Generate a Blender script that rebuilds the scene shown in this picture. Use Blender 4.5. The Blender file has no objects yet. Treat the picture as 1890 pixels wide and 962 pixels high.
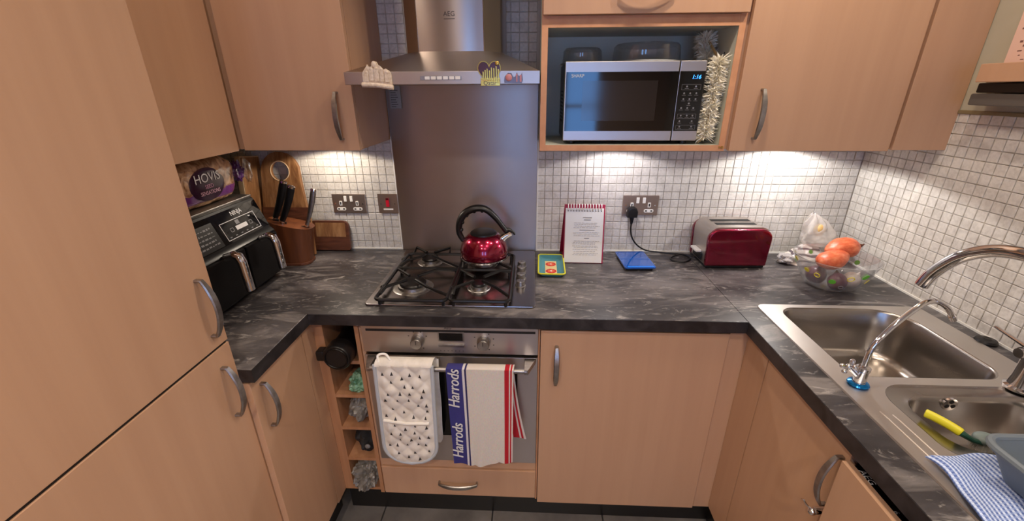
import bpy, bmesh, math, random
from mathutils import Vector, Matrix, noise as mnoise

# ---------------------------------------------------------------- camera, world, lights, exposure
SC = bpy.context.scene
COL = SC.collection
R = math.radians
PI = math.pi
cam_d = bpy.data.cameras.new('camera'); cam = bpy.data.objects.new('camera', cam_d); COL.objects.link(cam)
YAW, PITCH, ROLL, FPX = 0.04818, 0.38584, -0.00573, 780.75
fw = Vector((-math.sin(YAW)*math.cos(PITCH), math.cos(YAW)*math.cos(PITCH), -math.sin(PITCH)))
rt = Vector((math.cos(YAW), math.sin(YAW), 0)); up = rt.cross(fw)
r2 = rt*math.cos(ROLL)+up*math.sin(ROLL); u2 = -rt*math.sin(ROLL)+up*math.cos(ROLL)
CAMP = Vector((-0.02141, -1.76543, 1.57831))
cam.matrix_world = Matrix(((r2.x, u2.x, -fw.x, CAMP.x), (r2.y, u2.y, -fw.y, CAMP.y), (r2.z, u2.z, -fw.z, CAMP.z), (0, 0, 0, 1)))
cam_d.sensor_fit = 'HORIZONTAL'; cam_d.sensor_width = 36.0; cam_d.lens = 36.0*FPX/1890.0
cam_d.clip_start = 0.02
SC.camera = cam
SC.view_settings.view_transform = 'Standard'; SC.view_settings.look = 'None'
SC.view_settings.gamma = 1.0; SC.view_settings.use_curve_mapping = False
SC.view_settings.exposure = 0.24

world = bpy.data.worlds.new('daylight'); SC.world = world; world.use_nodes = True
bg = world.node_tree.nodes['Background']; bg.inputs[0].default_value = (0.20, 0.45, 1.0, 1); bg.inputs[1].default_value = 8.0

def spot(name, loc, power, color, size=150, blend=0.5, radius=0.03, aim=None):
    d = bpy.data.lights.new(name, 'SPOT'); d.energy = power; d.color = color
    d.spot_size = R(size); d.spot_blend = blend; d.shadow_soft_size = radius
    o = bpy.data.objects.new(name, d); COL.objects.link(o); o.location = loc
    if aim is not None:
        o.rotation_euler = (Vector(aim)-Vector(loc)).to_track_quat('-Z', 'Y').to_euler()
    return o
WARM = (1.0, 0.84, 0.68)
CEIL = 2.40
# recessed ceiling downlights; the rear pair is fill added to brighten the lower doors
for lx, ly, pw, sz, bl in ((-0.72, -0.78, 7, 160, 0.6), (0.30, -0.76, 14, 160, 0.6), (0.80, -0.78, 14, 160, 0.6), (-0.40, -1.50, 14, 150, 0.8),
                           (0.42, -1.50, 18, 150, 0.8), (-0.45, -2.50, 66, 136, 0.9), (0.30, -2.50, 70, 136, 0.9)):
    spot('ceiling_downlight_or_fill', (lx, ly, CEIL-0.02), pw, WARM, sz, bl, 0.03)
# small lights recessed in the underside of the wall cabinets
spot('cabinet_downlight', (-0.83, -0.15, 1.384), 4.6, (1.0, 0.86, 0.70), 152, 0.12, 0.02)
spot('cabinet_downlight', (0.31, -0.15, 1.381), 4.0, (1.0, 0.93, 0.95), 152, 0.12, 0.02)
spot('cabinet_downlight', (0.95, -0.15, 1.384), 7.0, (1.0, 0.96, 0.92), 154, 0.12, 0.02)

# ---------------------------------------------------------------- geometry helpers
class G:
    def __init__(s): s.v = []; s.f = []; s.uv = {}
    def add(s, vs, fs):
        o = len(s.v); s.v += [tuple(p) for p in vs]; s.f += [tuple(i+o for i in f) for f in fs]; return s
    def box(s, x0, y0, z0, x1, y1, z1, b=0.0, seg=2):
        x0, x1 = min(x0, x1), max(x0, x1); y0, y1 = min(y0, y1), max(y0, y1); z0, z1 = min(z0, z1), max(z0, z1)
        vs = [(x0,y0,z0),(x1,y0,z0),(x1,y1,z0),(x0,y1,z0),(x0,y0,z1),(x1,y0,z1),(x1,y1,z1),(x0,y1,z1)]
        fs = [(0,3,2,1),(4,5,6,7),(0,1,5,4),(1,2,6,5),(2,3,7,6),(3,0,4,7)]
        if b <= 0: return s.add(vs, fs)
        bm = bmesh.new(); bv = [bm.verts.new(p) for p in vs]
        for f in fs: bm.faces.new([bv[i] for i in f])
        bmesh.ops.bevel(bm, geom=list(bm.edges), offset=min(b, 0.49*min(x1-x0, y1-y0, z1-z0)), segments=seg, affect='EDGES', profile=0.5)
        return s.bm(bm)
    def bm(s, bm):
        bm.verts.index_update(); s.add([v.co[:] for v in bm.verts], [[v.index for v in f.verts] for f in bm.faces]); bm.free(); return s
    def lathe(s, prof, c=(0,0,0), n=32, a0=0.0):
        vs = []; fs = []; rings = []
        for r, z in prof:
            if r < 1e-6: rings.append([len(vs)]); vs.append((c[0], c[1], c[2]+z))
            else:
                rings.append(list(range(len(vs), len(vs)+n)))
                for i in range(n):
                    a = a0+2*PI*i/n; vs.append((c[0]+r*math.cos(a), c[1]+r*math.sin(a), c[2]+z))
        for A, B in zip(rings[:-1], rings[1:]):
            for i in range(n):
                j = (i+1) % n
                if len(A) == 1 and len(B) == 1: continue
                if len(A) == 1: fs.append((A[0], B[j], B[i]))
                elif len(B) == 1: fs.append((A[i], A[j], B[0]))
                else: fs.append((A[i], A[j], B[j], B[i]))
        return s.add(vs, fs)
    def tube(s, pts, r, n=10, cap=True, closed=False, flat=1.0):
        P = [Vector(p) for p in pts]; m = len(P)
        rs = r if isinstance(r, (list, tuple)) else [r]*m
        T = []
        for i in range(m):
            a = P[(i-1) % m] if (closed or i > 0) else P[0]; b = P[(i+1) % m] if (closed or i < m-1) else P[-1]
            T.append((b-a).normalized())
        ref = Vector((0,0,1)) if abs(T[0].z) < 0.9 else Vector((1,0,0))
        N = (ref-T[0]*ref.dot(T[0])).normalized(); vs = []; fs = []
        for i in range(m):
            if i: N = (N-T[i]*N.dot(T[i])).normalized()
            B = T[i].cross(N)
            for k in range(n):
                a = 2*PI*k/n; vs.append(P[i]+N*(rs[i]*math.cos(a))+B*(rs[i]*flat*math.sin(a)))
        for i in range(m if closed else m-1):
            j = (i+1) % m
            for k in range(n):
                l = (k+1) % n; fs.append((i*n+k, i*n+l, j*n+l, j*n+k))
        if cap and not closed:
            fs.append(tuple(range(n-1, -1, -1))); fs.append(tuple((m-1)*n+k for k in range(n)))
        return s.add(vs, fs)
    def cyl(s, p0, p1, r0, r1=None, n=24):
        return s.tube([p0, p1], [r0, r0 if r1 is None else r1], n)
    def prism(s, poly, axis, lo, hi, b=0.0, seg=2):
        def mk(p, h):
            return {'x': (h, p[0], p[1]), 'y': (p[0], h, p[1]), 'z': (p[0], p[1], h)}[axis]
        n = len(poly); bm = bmesh.new()
        A = [bm.verts.new(mk(p, lo)) for p in poly]; B = [bm.verts.new(mk(p, hi)) for p in poly]
        bm.faces.new(A); bm.faces.new(B[::-1])
        for i in range(n): bm.faces.new((A[i], B[i], B[(i+1) % n], A[(i+1) % n]))
        bmesh.ops.recalc_face_normals(bm, faces=list(bm.faces))
        if b > 0:
            ed = [e for e in bm.edges if (e.verts[0] in A) == (e.verts[1] in A)]
            bmesh.ops.bevel(bm, geom=ed, offset=b, segments=seg, affect='EDGES', profile=0.5)
        return s.bm(bm)
    def grid(s, fn, nu, nv, cu=False, cv=False):
        o = len(s.v); vs = []; fs = []
        for j in range(nv+1):
            for i in range(nu+1):
                u, v = i/nu, j/nv; vs.append(fn(u, v)); s.uv[o+len(vs)-1] = (u, v)
        for j in range(nv):
            for i in range(nu):
                a = j*(nu+1)+i; fs.append((a, a+1, a+nu+2, a+nu+1))
        return s.add(vs, fs)
    def ell(s, c, r, n=20, m=12, fn=None):
        vs = [(c[0], c[1], c[2]-r[2])]; fs = []
        for j in range(1, m):
            t = -PI/2+PI*j/m
            for i in range(n):
                a = 2*PI*i/n; vs.append((c[0]+r[0]*math.cos(t)*math.cos(a), c[1]+r[1]*math.cos(t)*math.sin(a), c[2]+r[2]*math.sin(t)))
        vs.append((c[0], c[1], c[2]+r[2])); L = len(vs)-1
        for i in range(n):
            fs.append((0, 1+(i+1) % n, 1+i)); fs.append((L, 1+(m-2)*n+i, 1+(m-2)*n+(i+1) % n))
            for j in range(m-2):
                a = 1+j*n; fs.append((a+i, a+(i+1) % n, a+n+(i+1) % n, a+n+i))
        if fn: vs = [fn(Vector(p)) for p in vs]
        return s.add(vs, fs)
    def xf(s, M, i0=0):
        for i in range(i0, len(s.v)): s.v[i] = tuple(M @ Vector(s.v[i]))
        return s
    def crumple(s, c, r, seed, amp=0.25, sub=4, freq=1.7, floor=None):
        bm = bmesh.new(); bmesh.ops.create_icosphere(bm, subdivisions=sub, radius=1.0)
        off = Vector((seed*3.1, seed*7.7, seed*1.3))
        for v in bm.verts:
            p = v.co.normalized()
            d = mnoise.noise(p*freq+off)+0.55*abs(mnoise.noise(p*freq*2.3+off))+0.35*abs(mnoise.noise(p*freq*5+off))
            q = p*(1+amp*d)
            v.co = (c[0]+q.x*r[0], c[1]+q.y*r[1], c[2]+q.z*r[2])
            if floor is not None and v.co.z < floor: v.co.z = floor+0.0005
        return s.bm(bm)

def rrect(x0, y0, x1, y1, r, n=6):
    if not isinstance(r, (list, tuple)): r = [r]*4
    out = []
    for (cx, cy, a), q in zip(((x1-r[0], y1-r[0], 0), (x0+r[1], y1-r[1], 90), (x0+r[2], y0+r[2], 180), (x1-r[3], y0+r[3], 270)), r):
        for k in range(n+1):
            t = R(a+90*k/n); out.append((cx+q*math.cos(t), cy+q*math.sin(t)))
    return out
def smooth_path(pts, n=6):
    P = [Vector(p) for p in pts]; out = []
    for i in range(len(P)-1):
        a, b, c, d = P[max(i-1, 0)], P[i], P[i+1], P[min(i+2, len(P)-1)]
        for k in range(n):
            t = k/n
            out.append(0.5*((2*b)+(c-a)*t+(2*a-5*b+4*c-d)*t*t+(-a+3*b-3*c+d)*t**3))
    out.append(P[-1]); return out
def frame(o, x, y):
    x = Vector(x).normalized(); y = Vector(y).normalized(); z = x.cross(y).normalized(); y = z.cross(x)
    return Matrix(((x.x, y.x, z.x, o[0]), (x.y, y.y, z.y, o[1]), (x.z, y.z, z.z, o[2]), (0,0,0,1)))

def build(name, g, mat, sharp=35):
    me = bpy.data.meshes.new(name); me.from_pydata(g.v, [], g.f)
    if g.uv:
        uvl = me.uv_layers.new(name='UVMap')
        for l in me.loops: uvl.data[l.index].uv = g.uv.get(l.vertex_index, (0, 0))
    me.validate(); me.update()
    bm = bmesh.new(); bm.from_mesh(me); bmesh.ops.recalc_face_normals(bm, faces=bm.faces); bm.to_mesh(me); bm.free()
    me.shade_smooth()
    try: me.set_sharp_from_angle(angle=R(sharp))
    except Exception: pass
    me.materials.append(mat)
    return me
def wn(o):
    m = o.modifiers.new('weighted_normals', 'WEIGHTED_NORMAL'); m.keep_sharp = True; m.weight = 90
    return o
def tag(o, label=None, cat=None, group=None, kind=None):
    for k, v in (('label', label), ('category', cat), ('group', group), ('kind', kind)):
        if v: o[k] = v
    return o
STUFF = {'triangle_print', 'peg_holes', 'dial_marks', 'button_marks', 'print_lines', 'chalk_marks', 'dark_marks', 'overflow_holes', 'socket_holes', 'vents', 'petals', 'punched_holes', 'bristles', 'feathers', 'spiral', 'finger_grips', 'slots', 'moulded_buildings', 'skyline', 'towers', 'feet', 'hinge_screw', 'seam', 'display_border'}
class T:
    """a thing: an Empty at its base with parts; world=True takes part shapes in world coordinates"""
    def __init__(s, name, label, cat, loc, rz=0, group=None, world=False, kind=None, rot=None):
        s.o = bpy.data.objects.new(name, None); COL.objects.link(s.o); s.o.empty_display_size = 0.05
        s.o.location = loc; s.o.rotation_euler = rot or (0, 0, rz); tag(s.o, label, cat, group, kind)
        s.M = Matrix.Translation(loc) @ s.o.rotation_euler.to_matrix().to_4x4(); s.w = world; s.I = s.M.inverted()
    def part(s, name, g, mat, parent=None, label=None, sharp=35, kind=None):
        if s.w and not getattr(g, 'done', False): g.xf(s.I); g.done = True
        o = bpy.data.objects.new(name, build(name, g, mat, sharp)); COL.objects.link(o); o.parent = parent or s.o
        if sharp == 35: wn(o)
        tag(o, label, None, None, kind or ('stuff' if name in STUFF else None)); return o
    def copy_part(s, src, parent, M):
        o = src.copy(); COL.objects.link(o); o.parent = parent; o.matrix_local = M; return o
    def text(s, name, body, size, mat, M, parent=None, align='CENTER', ext=0.0002, shear=0.0, sx=1.0):
        c = bpy.data.curves.new(name, 'FONT'); c.body = body; c.size = size; c.align_x = align; c.align_y = 'CENTER'
        c.extrude = ext; c.shear = shear; c.resolution_u = 3
        t = bpy.data.objects.new(name, c); COL.objects.link(t)
        me = bpy.data.meshes.new_from_object(t.evaluated_get(bpy.context.evaluated_depsgraph_get()))
        bpy.data.objects.remove(t); bpy.data.curves.remove(c)
        MM = M @ Matrix.Diagonal((sx, 1, 1, 1))
        me.transform((s.I @ MM) if s.w else MM); me.materials.clear(); me.materials.append(mat); me.name = name
        o = bpy.data.objects.new(name, me); COL.objects.link(o); o.parent = parent or s.o; return o
def single(name, g, mat, label, cat, loc, group=None, kind=None, sharp=35, rz=0, world=True):
    M = Matrix.Translation(loc) @ Matrix.Rotation(rz, 4, 'Z')
    if world: g.xf(M.inverted())
    o = bpy.data.objects.new(name, build(name, g, mat, sharp)); COL.objects.link(o)
    if sharp == 35: wn(o)
    o.location = loc; o.rotation_euler = (0, 0, rz); return tag(o, label, cat, group, kind)
def struct(name, g, mat): return single(name, g, mat, None, None, (0, 0, 0), kind='structure')

# ---------------------------------------------------------------- materials
def lin(c): 
    c = c/255.0
    return c/12.92 if c <= 0.04045 else ((c+0.055)/1.055)**2.4
def srgb(r, g, b): return (lin(r), lin(g), lin(b), 1)
def mat(name, col, rough=0.5, metal=0.0, **kw):
    m = bpy.data.materials.new(name); m.use_nodes = True; b = m.node_tree.nodes['Principled BSDF']
    b.inputs['Base Color'].default_value = col; b.inputs['Roughness'].default_value = rough; b.inputs['Metallic'].default_value = metal
    for k, v in kw.items(): b.inputs[k.replace('_', ' ')].default_value = v
    return m
def nodes(m): return m.node_tree.nodes, m.node_tree.links, m.node_tree.nodes['Principled BSDF']
def noise_col(m, cols, scale=(8,8,8), nscale=1.0, detail=5, coord='Object', dist=0.0, rough=None, bump=0.0, bscale=None, rot=(0,0,0), rr=0.55):
    N, L, b = nodes(m)
    tc = N.new('ShaderNodeTexCoord'); mp = N.new('ShaderNodeMapping'); mp.inputs['Scale'].default_value = scale; mp.inputs['Rotation'].default_value = rot
    if coord == 'Position':
        ge = N.new('ShaderNodeNewGeometry'); L.new(ge.outputs['Position'], mp.inputs[0])
    else: L.new(tc.outputs[coord], mp.inputs[0])
    nz = N.new('ShaderNodeTexNoise'); nz.inputs['Scale'].default_value = nscale; nz.inputs['Detail'].default_value = detail
    nz.inputs['Distortion'].default_value = dist; nz.inputs['Roughness'].default_value = rr
    L.new(mp.outputs[0], nz.inputs['Vector'])
    cr = N.new('ShaderNodeValToRGB'); e = cr.color_ramp.elements
    while len(e) < len(cols): e.new(0.5)
    for el, (p, c) in zip(e, cols): el.position = p; el.color = c
    L.new(nz.outputs['Fac'], cr.inputs[0]); L.new(cr.outputs[0], b.inputs['Base Color'])
    if rough:
        mr = N.new('ShaderNodeMapRange'); mr.inputs[3].default_value, mr.inputs[4].default_value = rough
        L.new(nz.outputs['Fac'], mr.inputs[0]); L.new(mr.outputs[0], b.inputs['Roughness'])
    if bump:
        bp = N.new('ShaderNodeBump'); bp.inputs['Strength'].default_value = bump; bp.inputs['Distance'].default_value = 0.002
        L.new(nz.outputs['Fac'], bp.inputs['Height']); L.new(bp.outputs[0], b.inputs['Normal'])
    return m
M = {}
M['wood'] = noise_col(mat('beech_laminate', srgb(200,150,112), 0.42), [(0.25, srgb(188,148,118)), (0.75, srgb(196,156,125))], (26,26,1.3), 1.0, 6, 'Position')
M['woodtop'] = M['wood']
M['edge'] = noise_col(mat('beech_edging', srgb(205,150,112), 0.5), [(0.3, srgb(196,140,102)), (0.7, srgb(212,158,118))], (20,20,20), 1.0, 4, 'Position')
M['rackwood'] = noise_col(mat('rack_wood', srgb(180,130,95), 0.55), [(0.3, srgb(165,116,82)), (0.7, srgb(188,138,100))], (40,40,3), 1.0, 5, 'Position')
M['white_board'] = mat('white_melamine', srgb(206,208,196), 0.5)
M['dark'] = mat('black_gap', srgb(14,12,12), 0.6)
M['black_gloss'] = mat('black_glass', srgb(8,8,10), 0.06)
M['black_plastic'] = mat('black_plastic', srgb(16,15,17), 0.38)
M['black_satin'] = mat('black_satin', srgb(10,9,11), 0.34, Specular_IOR_Level=0.3)
M['nickel'] = noise_col(mat('brushed_nickel', srgb(165,160,155), 0.38, 1.0), [(0.3, srgb(150,146,142)), (0.7, srgb(176,172,168))], (60,60,60), 1.0, 3)
M['chrome'] = mat('chrome', srgb(225,225,228), 0.06, 1.0)
def brushed(name, col, rough, aniso=0.0, rot=0.0, var=0.03):
    m = mat(name, col, rough, 1.0)
    lo = tuple(c*(1-var) for c in col[:3])+(1,); hi = tuple(min(1, c*(1+var)) for c in col[:3])+(1,)
    noise_col(m, [(0.3, lo), (0.7, hi)], (7,7,7), 1.0, 3, 'Position', rough=(rough-0.02, rough+0.03))
    if aniso:
        N, L, b = nodes(m); tg = N.new('ShaderNodeTangent'); tg.direction_type = 'RADIAL'; tg.axis = 'Z'
        L.new(tg.outputs[0], b.inputs['Tangent']); b.inputs['Anisotropic'].default_value = aniso; b.inputs['Anisotropic Rotation'].default_value = rot
    return m
M['steel'] = brushed('brushed_steel', srgb(196,188,182), 0.36, 0.5, 0.25)
M['steel_v'] = brushed('chimney_steel', srgb(178,168,162), 0.30, 0.85, 0.25)
M['splash'] = brushed('splashback_steel', srgb(166,156,150), 0.34, 0.85, 0.25)
M['hobsteel'] = brushed('hob_steel', srgb(150,145,144), 0.24)
M['sinksteel'] = brushed('sink_steel', srgb(212,206,200), 0.40)
M['bowlsteel'] = brushed('bowl_steel', srgb(168,162,156), 0.26)
M['iron'] = mat('cast_iron_black', srgb(13,12,13), 0.34)
# slate worktop
def slate():
    m = mat('slate_worktop', srgb(60,58,60), 0.33); N, L, b = nodes(m)
    ge = N.new('ShaderNodeNewGeometry')
    mp = N.new('ShaderNodeMapping'); mp.inputs['Rotation'].default_value = (0, 0, R(-28)); mp.inputs['Scale'].default_value = (5, 13, 9)
    L.new(ge.outputs['Position'], mp.inputs[0])
    def nz(s, d, di, rgh=0.6):
        n = N.new('ShaderNodeTexNoise'); n.inputs['Scale'].default_value = s; n.inputs['Detail'].default_value = d; n.inputs['Distortion'].default_value = di; n.inputs['Roughness'].default_value = rgh
        L.new(mp.outputs[0], n.inputs['Vector']); return n
    def ramp(src, st):
        c = N.new('ShaderNodeValToRGB'); e = c.color_ramp.elements
        while len(e) < len(st): e.new(0.5)
        for el, (p, k) in zip(e, st): el.position = p; el.color = k
        L.new(src.outputs['Fac'], c.inputs[0]); return c
    a = ramp(nz(0.50, 9, 0.7), [(0.30, srgb(38,36,39)), (0.5, srgb(64,61,63)), (0.68, srgb(108,103,103))])
    v = ramp(nz(0.9, 8, 1.2, 0.62), [(0.53, (0,0,0,1)), (0.66, (1,1,1,1))])
    w = ramp(nz(2.0, 7, 2.0, 0.7), [(0.56, (0,0,0,1)), (0.68, (1,1,1,1))])
    mx = N.new('ShaderNodeMix'); mx.data_type = 'RGBA'; L.new(a.outputs[0], mx.inputs[6]); mx.inputs[7].default_value = srgb(140,134,131)
    ml = N.new('ShaderNodeMath'); ml.operation = 'MULTIPLY'; ml.inputs[1].default_value = 0.65; L.new(v.outputs[0], ml.inputs[0]); L.new(ml.outputs[0], mx.inputs[0])
    m2 = N.new('ShaderNodeMix'); m2.data_type = 'RGBA'; L.new(mx.outputs[2], m2.inputs[6]); m2.inputs[7].default_value = srgb(186,180,174)
    ml2 = N.new('ShaderNodeMath'); ml2.operation = 'MULTIPLY'; ml2.inputs[1].default_value = 0.55; L.new(w.outputs[0], ml2.inputs[0]); L.new(ml2.outputs[0], m2.inputs[0])
    L.new(m2.outputs[2], b.inputs['Base Color']); return m
M['slate'] = slate()
def tilemat():
    m = mat('mosaic_tile', srgb(205,202,196), 0.48); N, L, b = nodes(m)
    ge = N.new('ShaderNodeNewGeometry')
    def nz(s, d):
        n = N.new('ShaderNodeTexNoise'); n.inputs['Scale'].default_value = s; n.inputs['Detail'].default_value = d; L.new(ge.outputs['Position'], n.inputs['Vector']); return n
    n1, n2 = nz(20, 2), nz(110, 4)
    a = N.new('ShaderNodeMath'); a.operation = 'MULTIPLY_ADD'; a.inputs[1].default_value = 0.55; L.new(n2.outputs['Fac'], a.inputs[0])
    h = N.new('ShaderNodeMath'); h.operation = 'MULTIPLY'; h.inputs[1].default_value = 0.55; L.new(n1.outputs['Fac'], h.inputs[0]); L.new(h.outputs[0], a.inputs[2])
    c = N.new('ShaderNodeValToRGB'); c.color_ramp.elements[0].color = srgb(190,185,179); c.color_ramp.elements[1].color = srgb(220,216,210)
    c.color_ramp.elements[0].position = 0.40; c.color_ramp.elements[1].position = 0.70
    L.new(a.outputs[0], c.inputs[0]); L.new(c.outputs[0], b.inputs['Base Color']); return m
M['tile'] = tilemat()
M['grout'] = mat('grout', srgb(196,190,182), 0.85)
M['silicone'] = mat('white_sealant', srgb(232,230,224), 0.35)
M['paint'] = noise_col(mat('wall_paint', srgb(180,174,156), 0.8), [(0.3, srgb(175,169,150)), (0.7, srgb(186,180,162))], (6,6,6), 1.0, 3, 'Position')
M['ceil'] = mat('ceiling_paint', srgb(235,230,222), 0.85)
M['floor_tile'] = noise_col(mat('grey_floor_tile', srgb(88,84,82), 0.3), [(0.3, srgb(78,74,72)), (0.7, srgb(122,117,113))], (6,6,6), 1.0, 6, 'Position', rough=(0.22, 0.45))
M['floor_grout'] = mat('floor_grout', srgb(40,38,37), 0.8)
M['plinth'] = mat('black_plinth', srgb(24,22,22), 0.3)
M['white_plastic'] = mat('white_plastic', srgb(236,234,230), 0.4)
M['print_dark'] = mat('print_dark', srgb(52,50,52), 0.6)
M['print_light'] = mat('print_light', srgb(215,215,218), 0.5)
M['print_dim'] = mat('print_dim', srgb(120,120,124), 0.5)
# ---------------------------------------------------------------- the room
XL, XR, YF, FZ = -1.339, 1.287, -3.3, -0.045
WT, WB = 0.91, 0.87                      # worktop top and underside
PT = 0.033                               # tile pitch
wall_back = struct('wall_back', G().box(XL-0.1, 0.004, FZ-0.1, XR+0.1, 0.12, CEIL), M['grout'])
wall_right = struct('wall_right', G().box(XR+0.004, YF, FZ-0.1, XR+0.12, 0.12, 1.507), M['grout'])
struct('wall_right_plaster', G().box(XR+0.002, YF, 1.507, XR+0.12, 0.12, CEIL), M['paint']).name = 'wall_right_upper'
struct('wall_left', G().box(XL-0.12, YF, FZ-0.1, XL, 0.12, CEIL), M['paint'])
wz0, wz1 = 1.05, 1.85; WXS = [(-0.40, -0.06), (0.28, 0.64)]
g = G().box(XL-0.1, YF-0.12, FZ-0.1, XR+0.1, YF, wz0).box(XL-0.1, YF-0.12, wz1, XR+0.1, YF, CEIL)
for a, b_ in ((XL-0.1, WXS[0][0]), (WXS[0][1], WXS[1][0]), (WXS[1][1], XR+0.1)): g.box(a, YF-0.12, wz0, b_, YF, wz1)
struct('wall_front', g, noise_col(mat('warm_wall_paint', srgb(206,178,160), 0.8), [(0.3, srgb(202,174,156)), (0.7, srgb(210,182,164))], (6,6,6), 1.0, 3, 'Position'))
for k, (wx0, wx1) in enumerate(WXS):
    wf = T('window_%d' % (k+1), None, None, (wx0, YF, wz0), kind='structure', world=True)
    g = G()
    for a, b_, c, d in ((wx0, wz0, wx0+0.03, wz1), (wx1-0.03, wz0, wx1, wz1), (wx0, wz0, wx1, wz0+0.03), (wx0, wz1-0.03, wx1, wz1), (wx0, 1.40, wx1, 1.43)):
        g.box(a, YF-0.08, b_, c, YF-0.03, d)
    wf.part('window_frame', g, M['white_plastic'])
struct('ceiling', G().box(XL-0.1, YF-0.1, CEIL, XR+0.1, 0.12, CEIL+0.1), M['ceil'])
floor = struct('floor', G().box(XL-0.1, YF-0.1, FZ-0.1, XR+0.1, 0.1, FZ-0.006), M['floor_grout'])
FT = 0.45
ftm = build('floor_tile', G().box(0, 0, 0, FT-0.005, FT-0.005, 0.01, 0.0015, 1), M['floor_tile'])
for i in range(-1, 4):
    for j in range(0, 5):
        o = bpy.data.objects.new('floor_tile', ftm); COL.objects.link(o); o.parent = floor
        o.location = (-0.614+(i-0)*FT, -0.40-(j+1)*FT, FZ-0.01)

# tiles, each its own piece where it shows largest
def tile_mesh():
    s, t, b = 0.0308/2, 0.004, 0.0012
    vs = [(-s,-s,0),(s,-s,0),(s,s,0),(-s,s,0),(-s,-s,t-0.0010),(s,-s,t-0.0010),(s,s,t-0.0010),(-s,s,t-0.0010),(-s+b,-s+b,t),(s-b,-s+b,t),(s-b,s-b,t),(-s+b,s-b,t)]
    fs = [(8,9,10,11)]+[(i, (i+1) % 4, 4+(i+1) % 4, 4+i) for i in range(4)]+[(4+i, 4+(i+1) % 4, 8+(i+1) % 4, 8+i) for i in range(4)]
    return vs, fs
tv, tf = tile_mesh()
tg = G(); tg.add(tv, tf); TM = build('tile', tg, M['tile'], 12)
rnd = random.Random(4)
def in_view(p, m=0.03):
    d = Vector(p)-CAMP; z = d.dot(fw)
    if z <= 0.05: return False
    return abs(d.dot(r2)/z*FPX/945) < 1+m and abs(d.dot(u2)/z*FPX/481) < 1+m
def lay_tiles(parent, cells, basis, vis):
    cells = [c for c in cells if in_view(c, 0.12)]
    cells.sort(key=lambda c: (Vector(c)-CAMP).length)
    ind, rest = [], []
    for c in cells: (ind if (vis(c) and in_view(c, 0.0) and len(ind) < 300) else rest).append(c)
    for c in ind:
        o = bpy.data.objects.new('tile', TM); COL.objects.link(o); o.parent = parent
        o.matrix_local = Matrix.Translation(c) @ basis @ Matrix.Rotation(R(rnd.uniform(-0.22, 0.22)), 4, 'X') @ Matrix.Rotation(R(rnd.uniform(-0.22, 0.22)), 4, 'Y')
    g = G()
    for c in rest:
        X = Matrix.Translation(c) @ basis @ Matrix.Rotation(R(rnd.uniform(-0.22, 0.22)), 4, 'X') @ Matrix.Rotation(R(rnd.uniform(-0.22, 0.22)), 4, 'Y')
        g.add([X @ Vector(v) for v in tv], tf)
    o = bpy.data.objects.new('tile_field', build('tile_field', g, M['tile'], 12)); COL.objects.link(o); o.parent = parent; o['kind'] = 'stuff'
BB = frame((0,0,0), (1,0,0), (0,0,1))           # faces -y
RB = frame((0,0,0), (0,-1,0), (0,0,1))          # faces -x
cells = []
Z0 = WT+0.003+PT/2
x = XR-0.0005-PT/2
while x > 0.012:
    cells += [(x, 0.004, Z0+PT*k) for k in range(15)]; x -= PT
x = -0.602-PT*0.55
while x > XL+0.01:
    cells += [(x, 0.004, Z0+PT*k) for k in range(15)]; x -= PT
x = -0.585
while x < -0.008:
    cells += [(x, 0.004, Z0+PT*k) for k in range(20, 34)]; x += PT
lay_tiles(wall_back, cells, BB, lambda c: c[0] > 0 and c[2] < 1.35)
cells = []
y = -0.002-PT/2
while y > -1.35:
    cells += [(XR+0.004, y, Z0+PT*k) for k in range(18)]; y -= PT
lay_tiles(wall_right, cells, RB, lambda c: c[1] < -0.10)
struct('trim_1', G().box(0.0, -0.004, WT, XR, 0.005, WT+0.006), M['silicone'])
struct('trim_2', G().box(XL, -0.004, WT, -0.6, 0.005, WT+0.006), M['silicone'])
struct('trim_3', G().box(XR-0.004, -1.6, WT, XR+0.005, 0, WT+0.006), M['silicone'])
struct('trim_4', G().box(XR-0.004, -1.7, 1.500, XR+0.006, -0.315, 1.511, 0.002), mat('tile_edge_trim', srgb(128,114,84), 0.5))
struct('trim_5', G().box(0.0, -0.0045, WT, 0.0055, 0.005, 1.385), M['silicone'])
struct('trim_6', G().box(-0.6025, -0.0045, WT, -0.5965, 0.005, 1.40), M['silicone'])
# plinths
struct('baseboard_back', G().box(-0.757, -0.535, FZ, 0.70, -0.52, 0.09), M['plinth'])
struct('baseboard_left', G().box(-0.815, -1.6, FZ, -0.80, -0.535, 0.10), M['plinth'])
struct('baseboard_right', G().box(0.70, -1.7, FZ, 0.715, -0.535, 0.10), M['plinth'])

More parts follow.
